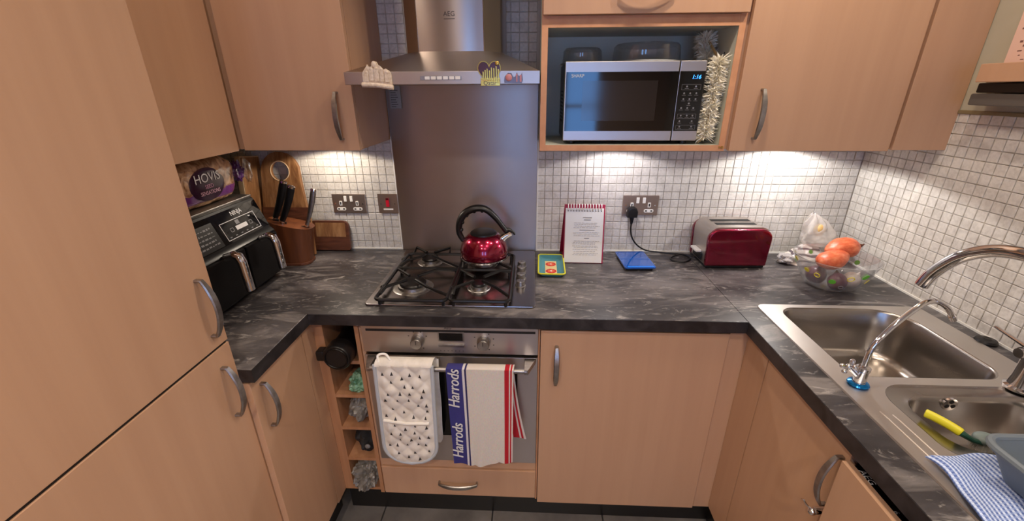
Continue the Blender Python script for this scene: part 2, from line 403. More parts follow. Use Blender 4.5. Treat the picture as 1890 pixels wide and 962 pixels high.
# ---------------------------------------------------------------- bow handles and cabinets
def bow(c, along, out, L=0.144, P=0.034, w=0.0185):
    along = Vector(along).normalized(); out = Vector(out).normalized(); side = along.cross(out)
    pts = []; n = 16
    prof = [(-L/2, -0.001), (-L/2, 0.010)]
    for k in range(n+1):
        t = -1+2*k/n; prof.append((t*L/2, 0.014+(P-0.014)*(1-abs(t)**2.2)))
    prof += [(L/2, 0.010), (L/2, -0.001)]
    g = G(); vs = []; fs = []
    m = len(prof)
    for i, (s, o) in enumerate(prof):
        a = prof[max(i-1, 0)]; b = prof[min(i+1, m-1)]
        d = Vector((b[0]-a[0], b[1]-a[1])).normalized(); nx, ny = -d.y, d.x
        t = 1-min(1, abs(s)/(L/2)); ww = w*(0.62+0.38*min(1, t*2.2)); th = 0.0065
        base = Vector(c)+along*s+out*o; nn = along*nx+out*ny
        ch = 0.35
        for q, r_ in ((-1, 0), (-0.75, 1), (0.75, 1), (1, 0), (0.75, -1), (-0.75, -1)):
            vs.append(base+side*(ww/2*q)+nn*(th/2*r_))
    for i in range(m-1):
        for k in range(6):
            l = (k+1) % 6; fs.append((i*6+k, i*6+l, (i+1)*6+l, (i+1)*6+k))
    fs += [tuple(range(5, -1, -1)), tuple((m-1)*6+k for k in range(6))]
    return g.add(vs, fs)
def cabinet(name, label, loc, body, cat='cabinet'):
    t = T(name, label, cat, loc, world=True); t.part('body', body, M['wood']); return t
def door(t, g, handle=None, name='door'):
    d = t.part(name, g, M['wood'])
    if handle: t.part('handle', bow(*handle), M['nickel'], d, 'curved brushed nickel bow handle')
    return d
DB = 0.0015
# tall fridge unit on the left
t = cabinet('fridge_cabinet', 'tall beech-coloured fridge housing at the left edge with two handled doors', (-1.06, -1.2, FZ+0.045), G().box(XL+0.02, -1.50, 0.0, -0.796, -0.897, 2.15))
door(t, G().box(-0.795, -1.497, 1.0035, -0.775, -0.894, 2.15, DB), ((-0.775, -0.936, 1.110), (0,0,1), (1,0,0)))
door(t, G().box(-0.795, -1.497, 0.085, -0.775, -0.894, 0.9965, DB), ((-0.775, -0.939, 0.876), (0,0,1), (1,0,0)))
t.part('door_gap_shade', G().box(-0.7955, -1.49, 0.9945, -0.7790, -0.898, 1.0065), M['dark'])  # dark strip standing in for the shade in the gap between the doors
# left run base cabinet
t = cabinet('base_cabinet', 'narrow beech base cupboard between the tall fridge housing and the open rack', (-1.05, -0.74, 0.085), G().box(XL+0.001, -0.892, 0.085, -0.777, -0.56, WB-0.002))
door(t, G().box(-0.776, -0.890, 0.095, -0.757, -0.628, WB-0.008, DB), ((-0.757, -0.852, 0.762), (0,0,1), (1,0,0)))
t.part('corner_post', G().box(-0.775, -0.625, 0.085, -0.757, -0.56, WB-0.003), M['wood'])
# upper cabinet on the left wall
t = cabinet('wall_cabinet', 'beech wall cupboard on the left wall above the air fryer', (-1.18, -0.6, 1.39), G().box(XL+0.002, -0.893, 1.39, -1.030, -0.002, 2.15))
door(t, G().box(-1.028, -0.891, 1.388, -1.010, -0.345, 2.15, DB))
# upper cabinet left of the hood
t = cabinet('wall_cabinet', 'beech wall cupboard just left of the extractor hood', (-0.80, -0.16, 1.388), G().box(-1.028, -0.312, 1.390, -0.600, -0.001, 2.15))
door(t, G().box(-0.999, -0.333, 1.388, -0.600, -0.314, 2.15, DB), ((-0.652, -0.333, 1.498), (0,0,1), (0,-1,0)))
# microwave cabinet
t = T('wall_cabinet', 'open-fronted beech wall cupboard holding the microwave', 'cabinet', (0.303, -0.16, 1.386), world=True)
t.part('side_panel', G().box(0.003, -0.315, 1.386, 0.021, -0.001, 2.15), M['white_board'])
t.part('side_panel', G().box(0.586, -0.315, 1.386, 0.604, -0.001, 2.15), M['white_board'])
t.part('bottom_panel', G().box(0.0215, -0.315, 1.386, 0.5855, -0.001, 1.404), M['white_board'])
t.part('shelf', G().box(0.0215, -0.312, 1.753, 0.5855, -0.001, 1.771), M['white_board'])
t.part('back_panel', G().box(0.0215, -0.012, 1.4045, 0.5855, -0.0015, 1.7525), M['white_board'])
t.part('edge_strip', G().box(0.003, -0.3175, 1.386, 0.022, -0.3152, 2.15), M['edge'])
t.part('edge_strip', G().box(0.585, -0.3175, 1.386, 0.604, -0.3152, 2.15), M['edge'])
t.part('edge_strip', G().box(0.0222, -0.3175, 1.386, 0.5848, -0.3152, 1.4045), M['edge'])
t.part('edge_strip', G().box(0.0222, -0.3175, 1.748, 0.5848, -0.3125, 1.779), M['edge'])
g = G()
for yy in (-0.07, -0.24):
    for zz in (1.45, 1.58, 1.68): g.cyl((0.5852, yy, zz), (0.5862, yy, zz), 0.003, n=10)
t.part('peg_holes', g, M['dark'])
t.part('hinge_screw', G().cyl((0.596, -0.3175, 1.398), (0.596, -0.320, 1.398), 0.004, n=12).cyl((0.588, -0.3175, 1.398), (0.588, -0.3195, 1.398), 0.003, n=12), mat('brass', srgb(190,150,80), 0.3, 1.0))
door(t, G().box(0.006, -0.336, 1.780, 0.602, -0.318, 2.15, DB), ((0.300, -0.336, 1.828), (1,0,0), (0,-1,0), 0.152), 'flap_door')
# right upper cabinet
t = cabinet('wall_cabinet', 'large beech wall cupboard in the right corner above the toaster', (0.95, -0.16, 1.388), G().box(0.6045, -0.314, 1.392, XR, -0.001, 2.15))
door(t, G().box(0.612, -0.335, 1.388, 1.108, -0.316, 2.15, DB), ((0.680, -0.335, 1.500), (0,0,1), (0,-1,0)))
t.part('filler_panel', G().box(1.124, -0.328, 1.390, XR, -0.3145, 2.15, 0.001), M['wood'])
# right base cabinet under the worktop
t = cabinet('base_cabinet', 'wide beech base cupboard beside the oven with one vertical handle', (0.31, -0.3, 0.082), G().box(0.012, -0.566, 0.082, 0.70, -0.03, WB-0.003))
door(t, G().box(0.014, -0.588, 0.083, 0.609, -0.568, 0.857, DB), ((0.066, -0.588, 0.728), (0,0,1), (0,-1,0)))
t.part('filler_panel', G().box(0.613, -0.580, 0.083, 0.690, -0.5665, WB-0.004), M['wood'])
# right run
t = cabinet('sink_cabinet', 'beech sink cupboard under the sink with a handle at its right side', (0.95, -0.8, 0.09), G().box(0.692, -1.052, 0.09, XR, -0.589, 0.66))
t.part('filler_panel', G().box(0.670, -0.704, 0.09, 0.689, -0.582, WB-0.004), M['wood'])
d = door(t, G().box(0.670, -1.051, 0.09, 0.689, -0.707, WB-0.007, DB), ((0.670, -1.035, 0.752), (0,0,1), (-1,0,0)))
g = G().cyl((0.670, -1.033, 0.655), (0.652, -1.033, 0.655), 0.009, n=14).ell((0.648, -1.033, 0.652), (0.010, 0.009, 0.009), 12, 8)
t.part('door_lock', g, M['chrome'], d, 'small chrome child lock')
t.part('lock_key', G().tube(smooth_path([(0.648, -1.033, 0.657), (0.640, -1.024, 0.660), (0.634, -1.016, 0.668), (0.636, -1.008, 0.660)], 5), 0.0022, 6), M['chrome'], d)
t = T('dishwasher', 'dishwasher standing ajar behind a beech panel under the sink drainer', 'dishwasher', (0.96, -1.36, 0.05), world=True)
t.part('body', G().box(0.735, -1.655, 0.05, XR-0.03, -1.056, 0.78), M['black_plastic'])
t.part('door_panel', G().box(0.648, -1.652, 0.10, 0.666, -1.057, 0.838, 0.001), M['wood'])
cp = t.part('control_strip', G().box(0.6665, -1.652, 0.74, 0.728, -1.062, 0.832, 0.002), M['black_gloss'])
t.text('lettering', 'AEG', 0.019, M['print_light'], frame((0.676, -1.094, 0.8324), (0,-1,0), (1,0,0)), cp)
t.text('lettering', '6', 0.014, M['print_dim'], frame((0.674, -1.172, 0.8324), (0,-1,0), (1,0,0)), cp)
# oven housing
t = T('oven_housing', 'beech oven housing with a shallow drawer below the oven', 'cabinet', (-0.29, -0.3, 0.10), world=True)
t.part('side_panel', G().box(-0.593, -0.566, 0.085, -0.580, -0.03, WB-0.003), M['wood'])
t.part('side_panel', G().box(0.006, -0.575, 0.085, 0.0115, -0.03, WB-0.003), M['edge'])
t.part('oven_shelf', G().box(-0.579, -0.56, 0.262, 0.005, -0.03, 0.280), M['white_board'])
t.part('rail', G().box(-0.580, -0.582, 0.246, 0.005, -0.561, 0.284, 0.001), M['wood'])
door(t, G().box(-0.582, -0.588, 0.105, 0.005, -0.569, 0.241, DB), ((-0.290, -0.588, 0.176), (1,0,0), (0,-1,0), 0.145, 0.030), 'drawer')
# open rack of cubby holes
t = T('storage_rack', 'narrow open rack of five stacked cubby holes beside the oven', 'rack', (-0.665, -0.3, 0.085), world=True)
t.part('side_panel', G().box(-0.7565, -0.560, 0.085, -0.7225, -0.05, WB-0.003), M['rackwood'])
t.part('side_panel', G().box(-0.6075, -0.572, 0.085, -0.5935, -0.05, WB-0.003), M['rackwood'])
t.part('back_panel', G().box(-0.722, -0.06, 0.085, -0.608, -0.05, WB-0.003), M['rackwood'])
RS = [0.085, 0.240, 0.393, 0.543, 0.690, 0.853]
for z in RS: t.part('shelf', G().box(-0.722, -0.560, z, -0.608, -0.061, z+0.013), M['rackwood'])

# ---------------------------------------------------------------- worktop (three lengths) and splashback
t = T('worktop', 'dark grey slate-effect worktop running round three sides of the kitchen', 'worktop', (0, -0.3, WB), world=True)
XI, XO = -0.739, 0.650
t.part('worktop_section', G().box(XL+0.001, -0.600, WB, XO-0.0006, -0.0045, WT, 0.002), M['slate'])
t.part('worktop_section', G().box(XL+0.001, -0.893, WB, XI, -0.6006, WT, 0.002), M['slate'])
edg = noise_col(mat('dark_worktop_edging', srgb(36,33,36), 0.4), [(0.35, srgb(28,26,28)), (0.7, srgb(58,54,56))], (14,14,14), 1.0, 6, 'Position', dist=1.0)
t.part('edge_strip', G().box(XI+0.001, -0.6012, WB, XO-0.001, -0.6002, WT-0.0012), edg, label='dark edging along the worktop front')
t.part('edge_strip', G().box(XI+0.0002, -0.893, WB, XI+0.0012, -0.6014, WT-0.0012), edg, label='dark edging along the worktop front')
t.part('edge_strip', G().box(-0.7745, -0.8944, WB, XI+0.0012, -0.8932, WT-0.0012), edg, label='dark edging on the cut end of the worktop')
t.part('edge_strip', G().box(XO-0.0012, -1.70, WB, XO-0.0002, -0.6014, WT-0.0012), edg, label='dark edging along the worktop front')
sx0, sx1, sy0, sy1 = 0.745, 1.215, -1.60, -0.510       # hole for the sink
from mathutils.geometry import tessellate_polygon
wo = [(XO, -1.70), (XR-0.0005, -1.70), (XR-0.0005, -0.0045), (XO, -0.0045)]; wi = [(sx0, sy0), (sx1, sy0), (sx1, sy1), (sx0, sy1)]
tr_ = tessellate_polygon([[Vector((a, b, 0)) for a, b in l] for l in (wo, wi)]); al = wo+wi
g = G().add([(a, b, WT) for a, b in al]+[(a, b, WB) for a, b in al], [tuple(q) for q in tr_]+[tuple(8+i for i in q)[::-1] for q in tr_]+[(i, (i+1) % 4, 8+(i+1) % 4, 8+i) for i in range(4)]+[(4+i, 4+(i+1) % 4, 12+(i+1) % 4, 12+i) for i in range(4)])
t.part('worktop_section', g, M['slate'])
single('splashback', G().box(-0.5962, -0.006, WT+0.001, -0.0005, 0.0035, 1.625, 0.0008), M['splash'], 'brushed steel splashback panel on the wall behind the hob', 'splashback', (-0.298, 0, WT))
# ---------------------------------------------------------------- oven
t = T('oven', 'built-in steel oven with a towel and a glove on its bar handle', 'oven', (-0.287, -0.3, 0.282), world=True)
t.part('body', G().box(-0.572, -0.566, 0.283, 0.004, -0.05, 0.868), M['dark'])
cp = t.part('control_panel', G().box(-0.576, -0.590, 0.764, 0.005, -0.567, 0.868, 0.001), M['steel'])
t.part('vent_slot', G().box(-0.560, -0.5912, 0.8455, -0.004, -0.5895, 0.8535), M['dark'], cp)
for kx in (-0.390, -0.172):
    k = t.part('knob', G().cyl((kx, -0.590, 0.812), (kx, -0.596, 0.812), 0.023, n=32).tube([(kx, -0.596, 0.812), (kx, -0.614, 0.812), (kx, -0.617, 0.812)], [0.0205, 0.0195, 0.0175], 32), M['nickel'], cp)
    t.part('pointer', G().box(kx-0.0012, -0.6178, 0.812, kx+0.0012, -0.6169, 0.826), M['print_dark'], k)
    g = G()
    for a in (-150, -60, -20, 20, 60, 150) if kx < -0.3 else (-120, -60, 30, 70, 110, 150):
        a = R(a); cx, cz = kx+0.034*math.sin(a), 0.812+0.034*math.cos(a); g.box(cx-0.0022, -0.5906, cz-0.0014, cx+0.0022, -0.5899, cz+0.0014)
    t.part('dial_marks', g, M['print_dark'], cp)
t.part('display_frame', G().box(-0.3225, -0.5922, 0.812, -0.236, -0.5895, 0.847, 0.001), M['nickel'], cp)
t.part('display', G().box(-0.318, -0.5932, 0.8155, -0.2405, -0.592, 0.8435), M['black_gloss'], cp)
t.part('button_bar', G().box(-0.3225, -0.5965, 0.792, -0.236, -0.590, 0.802, 0.002), M['nickel'], cp)
g = G()
for k in range(7): g.box(-0.318+k*0.0125, -0.5906, 0.7735, -0.3145+k*0.0125, -0.5899, 0.7755)
t.part('button_marks', g, M['print_dark'], cp)
t.text('lettering', 'AEG', 0.013, M['print_dark'], frame((-0.288, -0.5904, 0.8608), (1,0,0), (0,0,1)), cp)
dr = t.part('door', G().box(-0.576, -0.590, 0.287, 0.005, -0.567, 0.752, 0.0015), M['steel'])
t.part('door_glass', G().box(-0.497, -0.5918, 0.412, -0.062, -0.5895, 0.690, 0.0008), M['black_gloss'], dr)
hb = t.part('handle', G().tube([(-0.545, -0.648, 0.742), (-0.03, -0.648, 0.742)], 0.0085, 14), M['nickel'], dr, 'steel bar handle')
for s, xx in ((-1, -0.545), (1, -0.03)):
    t.part('handle_bracket', G().prism([(xx-0.008, -0.589), (xx+0.030*s*1.0-0.0, -0.589), (xx+0.004, -0.655), (xx-0.008, -0.655)] if s > 0 else [(xx+0.008, -0.589), (xx-0.022, -0.589), (xx-0.004, -0.655), (xx+0.008, -0.655)], 'z', 0.733, 0.751, 0.001), M['nickel'], hb)
# quilted double oven glove
def quilt(x, z):
    d = 0.055; u = (x+z*0.9)/d; w = (x-z*0.9)/d
    return 0.0065*abs(math.sin(PI*u))**0.6*abs(math.sin(PI*w))**0.6
gx0, gx1, gzt, gzb = -0.520, -0.335, 0.768, 0.352
def glove_half(z):
    cx = (gx0+gx1)/2; hw = (gx1-gx0)/2; sh = 0.010*(z-0.56)/0.2
    k = gzb+hw*0.95
    if z < k: hw = hw*math.sqrt(max(0.0, 1-((k-z)/(k-gzb))**2.4))
    return cx-0.010*(gzt-z)/0.42+0.004, hw
def glove_front(x, z, e=1.0):
    return -0.664-0.006*e-quilt(x, z)*e-0.003*math.sin(z*40)*e
def gl(u, v):
    z = gzt-0.001-(gzt-gzb-0.0005)*v; cx, hw = glove_half(z); x = cx-hw+2*hw*u
    e = min(1, 6*min(u, 1-u, 1.2*(1-v)+0.02)); return (x, glove_front(x, z, e), z)
def glb(u, v):
    x, y, z = gl(u, v); return (x, -0.6625+0.002, z)
g = G().grid(gl, 44, 90).grid(glb, 44, 90)
def glt(u, v):           # over the bar and down the back
    a = PI*v; cx, hw = glove_half(gzt); x = cx-hw+2*hw*u
    return (x+0.008*v, -0.646-0.024*math.cos(a), gzt-0.006+0.020*math.sin(a)*0.9)
def glk(u, v):
    cx, hw = glove_half(gzt); z = gzt-0.006-0.37*v; c2, h2 = glove_half(max(z, gzb+0.03)); x = c2-h2+2*h2*u+0.012
    return (x, -0.622-0.004*math.sin(z*30)+0.012*v, z)
g.grid(glt, 30, 12).grid(glk, 30, 40)
gv = T('oven_glove', 'quilted white double oven glove with small grey triangles hanging on the oven bar', 'oven glove', (-0.43, -0.65, 0.35), world=True)
gw = gv.part('quilted_cloth', g, noise_col(mat('quilted_cotton', srgb(226,220,210), 0.9), [(0.3, srgb(214,208,198)), (0.7, srgb(232,226,217))], (40,40,40), 1.0, 4), sharp=80)
rim = []
for k in range(61):
    v = k/60; x, y, z = gl(0.0, v); rim.append((x, -0.665, z))
for k in range(60, -1, -1):
    v = k/60; x, y, z = gl(1.0, v); rim.append((x, -0.665, z))
rim = [p for i, p in enumerate(rim) if i == 0 or (Vector(p)-Vector(rim[i-1])).length > 0.0008]
gv.part('binding', G().tube(rim, 0.0065, 8, flat=0.8), mat('pale_grey_binding', srgb(178,184,192), 0.9), gw, 'pale grey edge binding')
pz = 0.545
gv.part('pocket_edge', G().tube([(gx0+0.012, -0.673, pz+0.004), (gx0+0.09, -0.679, pz-0.002), (gx1-0.020, -0.674, pz-0.004)], 0.0055, 8), mat('pocket_binding', srgb(226,222,214), 0.9), gw)
gv.part('hanging_loop', G().tube(smooth_path([(gx0+0.02, -0.66, gzt+0.004), (gx0+0.012, -0.645, gzt+0.020), (gx0+0.035, -0.64, gzt+0.022), (gx0+0.055, -0.655, gzt+0.010)], 5), 0.004, 8), M['white_plastic'], gw)
rr = random.Random(11); g = G(); spots = []
tries = 0
while len(spots) < 46 and tries < 4000:
    tries += 1
    z = rr.uniform(gzb+0.03, gzt-0.02); cx, hw = glove_half(z); x = rr.uniform(cx-hw+0.022, cx+hw-0.022)
    if abs(z-pz) < 0.012 or any((x-a)**2+(z-b)**2 < 0.026**2 for a, b in spots): continue
    spots.append((x, z)); s = rr.uniform(0.0045, 0.0062)
    pts = [(x-s*0.9, z-s), (x+s*0.9, z-s), (x, z+s*1.5)]
    vs = [(a, glove_front(a, b)-0.0012, b) for a, b in pts]; g.add(vs, [(0, 1, 2)])
gv.part('triangle_print', g, M['print_dark'], gw, 'scattered dark grey triangles')
# tea towel
tx0, tx1, tzt = -0.287, -0.072, 0.757
def tw(u, v):
    x = tx0+(tx1-tx0)*u; z = tzt-v*0.385
    wav = 0.006*math.sin(u*9+1+v*2)*v+0.004*math.sin(u*21+v*5)*v
    x2 = x+0.012*v*(1-u)*0.5-0.004*v*u
    bot = 0.0 if u < 0.22 else 0.010*math.sin((u-0.22)*7.0)*v**4
    return (x2, -0.6625-0.0035-abs(wav)-0.008*v*(0.3+u*0.5), z-bot-0.008*(1-u)*v)
def twt(u, v):
    a = PI*v; x = tx0+(tx1-tx0)*u; return (x+0.004*v, -0.648-0.017*math.cos(a), tzt-0.001+0.008*math.sin(a)-0.003)
def twb(u, v):
    x = tx0+(tx1-tx0)*u; z = tzt-0.004-v*0.30; fl = max(0, u-0.75)*4
    return (x+0.012*v+0.030*fl*v**2, -0.630-0.004*math.sin(u*12)*v-0.012*fl*v, z+0.03*v*fl*(1-v))
def towelmat():
    m = mat('striped_tea_towel', srgb(225,215,205), 0.92); N, L, b = nodes(m)
    uv = N.new('ShaderNodeUVMap'); sp = N.new('ShaderNodeSeparateXYZ'); L.new(uv.outputs[0], sp.inputs[0])
    c = N.new('ShaderNodeValToRGB'); c.color_ramp.interpolation = 'CONSTANT'; e = c.color_ramp.elements
    st = [(0, srgb(58,56,128)), (0.235, srgb(226,222,224)), (0.27, srgb(48,44,96)), (0.30, srgb(226,218,208)), (0.865, srgb(190,22,40)), (0.93, srgb(226,210,206)), (0.95, srgb(190,22,40)), (0.975, srgb(228,216,210))]
    while len(e) < len(st): e.new(0.5)
    for el, (p, k) in zip(e, st): el.position = p; el.color = k
    L.new(sp.outputs['X'], c.inputs[0])
    n = N.new('ShaderNodeTexNoise'); n.inputs['Scale'].default_value = 60; n.inputs['Detail'].default_value = 5
    mx = N.new('ShaderNodeMix'); mx.data_type = 'RGBA'; mx.blend_type = 'MULTIPLY'; mx.inputs[0].default_value = 0.35
    L.new(c.outputs[0], mx.inputs[6]); L.new(n.outputs['Color'], mx.inputs[7]); L.new(mx.outputs[2], b.inputs['Base Color'])
    return m
TMAT = towelmat()
tt = T('tea_towel', 'white tea towel with a blue lettered border and red stripes on the oven bar', 'tea towel', (-0.18, -0.65, 0.37), world=True)
tf_ = tt.part('front_cloth', G().grid(tw, 50, 50).grid(twt, 30, 10), TMAT, sharp=80)
tt.part('back_cloth', G().grid(twb, 40, 40), TMAT, sharp=80)
for zc in (0.685, 0.475):
    u = 0.105; v = (tzt-zc)/0.385; p = tw(u, v)
    tt.text('lettering', 'Harrods', 0.052, M['print_light'], frame((p[0]+0.001, p[1]-0.0042, p[2]), (0.03, 0, 1), (-1, 0, 0.03)), tf_, shear=0.25, ext=0.0012, sx=0.86)

# ---------------------------------------------------------------- hob
t = T('gas_hob', 'four-burner steel gas hob set into the worktop', 'hob', (-0.289, -0.28, WT), world=True)
pl = t.part('hob_plate', G().prism(rrect(-0.575, -0.540, -0.004, -0.022, 0.012), 'z', WT+0.0003, WT+0.0075, 0.003), M['hobsteel'])
for bx, by, br in ((-0.435, -0.168, 0.034), (-0.444, -0.405, 0.047), (-0.206, -0.405, 0.027), (-0.212, -0.185, 0.036)):
    b_ = t.part('burner', G().lathe([(br*1.55, 0.0076), (br*1.45, 0.0100), (br*1.15, 0.0105), (br*1.12, 0.020), (br*0.9, 0.022), (0, 0.022)], (bx, by, WT), 36), M['nickel'], pl)
    t.part('burner_cap', G().lathe([(br, 0.0222), (br*1.02, 0.026), (br*0.94, 0.030), (0, 0.031)], (bx, by, WT), 36), M['iron'], b_)
def grate(x0, x1, centres):
    g = G(); z = WT+0.030; y0, y1, r = -0.552, -0.135, 0.0062
    P = rrect(x0, y0, x1, y1, 0.018, 5); g.tube([(a, b, z) for a, b in P], r, 8, closed=True)
    ym = (centres[0][1]+centres[1][1])/2
    g.tube([(x0, ym, z), (x1, ym, z)], r*0.9, 8)
    zt = WT+0.043
    for cx, cy in centres:
        for dx, dy in ((-1, -1), (1, -1), (1, 1), (-1, 1)):
            ex = x0+0.004 if dx < 0 else x1-0.004
            ey = max(y0, min(y1, cy+dy*0.105)); ey = max(min(ey, ym-0.012) if cy < ym else ey, y0) if cy < ym else max(ey, ym+0.012)
            sx = cx+dx*0.075
            g.tube([(sx, ey, z) if abs(ey-y0) < .03 or abs(ey-y1) < .03 else (ex, ey, z), (cx+dx*0.072, cy+dy*0.075, zt), (cx+dx*0.016, cy+dy*0.018, zt)], r*0.92, 8)
    for fx in (x0+0.012, x1-0.012):
        for fy in (y0+0.012, y1-0.012, ym): g.cyl((fx, fy, WT+0.0076), (fx, fy, z), 0.006, n=10)
    for fy in (y0+0.10, y1-0.06):
        g.ell((x0-0.004, fy, z-0.002), (0.010, 0.012, 0.009), 10, 8)
    return g
t.part('pan_support', grate(-0.532, -0.296, [(-0.435, -0.168), (-0.444, -0.405)]), M['iron'], label='black wire pan support over the left burners')
t.part('pan_support', grate(-0.286, -0.090, [(-0.212, -0.185), (-0.206, -0.405)]), M['iron'], label='black wire pan support over the right burners')
for ky in (-0.205, -0.258, -0.322, -0.385):
    k = t.part('knob', G().lathe([(0.0195, 0.0076), (0.0195, 0.011), (0.0165, 0.012), (0.0155, 0.028), (0.0140, 0.030), (0, 0.030)], (-0.058, ky, WT), 28), M['nickel'], pl)
    t.part('knob_mark', G().box(-0.0588, ky, WT+0.030, -0.0572, ky+0.011, WT+0.0306), M['print_dark'], k)

# ---------------------------------------------------------------- kettle
M['red_metal'] = noise_col(mat('metallic_red_enamel', srgb(140,8,48), 0.22, 0.85, Coat_Weight=1.0, Coat_Roughness=0.05), [(0.3, srgb(128,6,42)), (0.7, srgb(150,10,54))], (30,30,30), 1.0, 3)
t = T('kettle', 'metallic red whistling kettle with a black handle standing on the hob', 'kettle', (-0.207, -0.205, WT+0.0485), rz=0)
bd = t.part('body', G().lathe([(0, 0.002), (0.082, 0.002), (0.090, 0.006), (0.0935, 0.020), (0.093, 0.036), (0.088, 0.058), (0.077, 0.078), (0.062, 0.093), (0.050, 0.099), (0, 0.100)], n=48), M['red_metal'])
t.part('base_ring', G().lathe([(0.080, 0.0), (0.0925, 0.001), (0.0945, 0.006), (0.0940, 0.009)], n=48), M['chrome'], bd)
ld = t.part('lid', G().lathe([(0.052, 0.0985), (0.051, 0.103), (0.044, 0.108), (0.020, 0.111), (0.0, 0.112)], n=36), M['black_plastic'])
hp = smooth_path([(-0.080, 0, 0.068), (-0.095, 0, 0.100), (-0.092, 0, 0.140), (-0.070, 0, 0.178), (-0.030, 0, 0.198), (0.010, 0, 0.195), (0.045, 0, 0.165), (0.072, 0, 0.130), (0.088, 0, 0.108)], 6)
t.part('handle', G().tube(hp, [0.010+0.004*math.sin(PI*min(1, i/(len(hp)-1)*1.2)) for i in range(len(hp))], 12, flat=1.25), M['black_plastic'], label='black arched plastic handle with finger grips')
g = G()
for k in range(8, len(hp)-16, 5):
    p = hp[k]; c = Vector((0, 0, 0.11)); d = (c-p).normalized(); g.ell(tuple(p+d*0.010), (0.008, 0.012, 0.008), 10, 8)
t.part('finger_grips', g, M['black_plastic'])
sp = t.part('spout', G().tube([(0.068, 0, 0.074), (0.088, 0, 0.090), (0.108, 0, 0.101)], [0.017, 0.0125, 0.0115], 20), M['chrome'])
t.part('whistle_cap', G().tube([(0.084, 0, 0.112), (0.100, 0, 0.114), (0.116, 0, 0.104), (0.122, 0, 0.094)], [0.008, 0.008, 0.006, 0.004], 10), M['black_plastic'], sp)

# ---------------------------------------------------------------- extractor hood
t = T('extractor_hood', 'brushed steel extractor hood with a tall chimney above the hob', 'extractor hood', (-0.297, -0.2, 1.592), world=True)
hx0, hx1, hy = -0.5945, -0.0015, -0.392
cn = t.part('canopy', G().box(hx0, hy, 1.592, hx1, -0.010, 1.628, 0.0012), M['steel'])
arc = [(-0.388+0.210*k/12, -0.275-0.0065*(1-(2*k/12-1)**2)) for k in range(13)]
CHP = [(-0.452, -0.0105), (-0.452, -0.175), (-0.440, -0.215)]+arc+[(-0.132, -0.215), (-0.122, -0.175), (-0.122, -0.0105)]
fx0, fx1 = hx0+0.12, hx1-0.12
lo = [(hx0+0.002, -0.0105), (hx0+0.002, -0.13), (hx0+0.002, hy+0.002)]+[(fx0+(fx1-fx0)*k/12, hy+0.002) for k in range(13)]+[(hx1-0.002, hy+0.002), (hx1-0.002, -0.13), (hx1-0.002, -0.0105)]
g = G(); n = len(lo)
g.add([(a, b, 1.6275) for a, b in lo]+[(a, b, 1.690) for a, b in CHP], [(i, i+1, n+i+1, n+i) for i in range(n-1)])
t.part('sloped_cover', g, M['steel'], cn, sharp=20)
ch = t.part('chimney', G().prism(CHP, 'z', 1.688, CEIL-0.002), M['steel_v'])
g = G()
for (a, b) in ((-0.388, -0.2755), (-0.178, -0.2755)): g.box(a-0.001, b-0.0012, 1.690, a+0.001, b+0.001, CEIL-0.003)
t.part('seam', g, M['chrome'], ch)
t.text('lettering', 'AEG', 0.019, M['print_dark'], frame((-0.283, -0.2820, 1.793), (1,0,0), (0,0,1)), ch)
g = G().box(-0.300, -0.2821, 1.779, -0.266, -0.2812, 1.7805)
t.part('print_line', g, M['print_dark'], ch)
bs = t.part('button_strip', G().box(-0.362, hy-0.0012, 1.6035, -0.236, hy+0.001, 1.6155, 0.0005), M['nickel'], cn)
for k in range(6): t.part('button', G().box(-0.347+k*0.0185, hy-0.003, 1.6052, -0.3325+k*0.0185, hy-0.001, 1.6138, 0.0006), M['white_plastic'], bs)

# fridge magnets on the hood's front edge
def outline(pts, y0, y1, g=None, b=0.0008): return (g or G()).prism(pts, 'y', y0, y1, b)
my = hy-0.0013
cream = noise_col(mat('cream_resin', srgb(226,208,186), 0.6), [(0.3, srgb(205,184,160)), (0.7, srgb(236,222,204))], (120,120,120), 1.0, 4)
t = T('souvenir_magnet', 'cream souvenir magnet shaped like domed buildings at the left end of the hood', 'magnet', (-0.49, my, 1.585), world=True)
mg = t.part('backing', outline([(-0.534, 1.588), (-0.446, 1.580), (-0.447, 1.622), (-0.452, 1.630), (-0.462, 1.636), (-0.470, 1.633), (-0.478, 1.643), (-0.484, 1.646), (-0.488, 1.655), (-0.496, 1.657), (-0.503, 1.652), (-0.505, 1.642), (-0.513, 1.642), (-0.517, 1.648), (-0.522, 1.640), (-0.531, 1.630), (-0.535, 1.622)], my-0.007, my), cream)
g = G().ell((-0.496, my-0.007, 1.647), (0.008, 0.004, 0.010), 12, 8)
for i, (a, b, w, h) in enumerate(((-0.527, 1.600, 0.012, 0.026), (-0.512, 1.602, 0.012, 0.032), (-0.497, 1.602, 0.014, 0.034), (-0.481, 1.600, 0.013, 0.034), (-0.466, 1.598, 0.014, 0.028))):
    g.box(a, my-0.010, b, a+w, my-0.006, b+h, 0.001).ell((a+w/2, my-0.008, b+h), (w*0.45, 0.003, 0.005), 10, 6)
t.part('moulded_buildings', g, cream, mg)
t.part('scroll', G().tube([(-0.537, my-0.009, 1.592), (-0.49, my-0.010, 1.590), (-0.443, my-0.009, 1.583)], 0.007, 10), cream, mg)
gold = mat('gold_metal', srgb(214,180,92), 0.28, 1.0); maroon = mat('maroon_enamel', srgb(72,28,34), 0.25)
t = T('souvenir_magnet', 'heart-shaped maroon and gold souvenir magnet with a city skyline on the hood', 'magnet', (-0.152, my, 1.588), world=True)
hp_ = []
for k in range(40):
    a = 2*PI*k/40; hp_.append((-0.152+0.0021*16*math.sin(a)**3, 1.626+0.0023*(13*math.cos(a)-5*math.cos(2*a)-2*math.cos(3*a)-math.cos(4*a))))
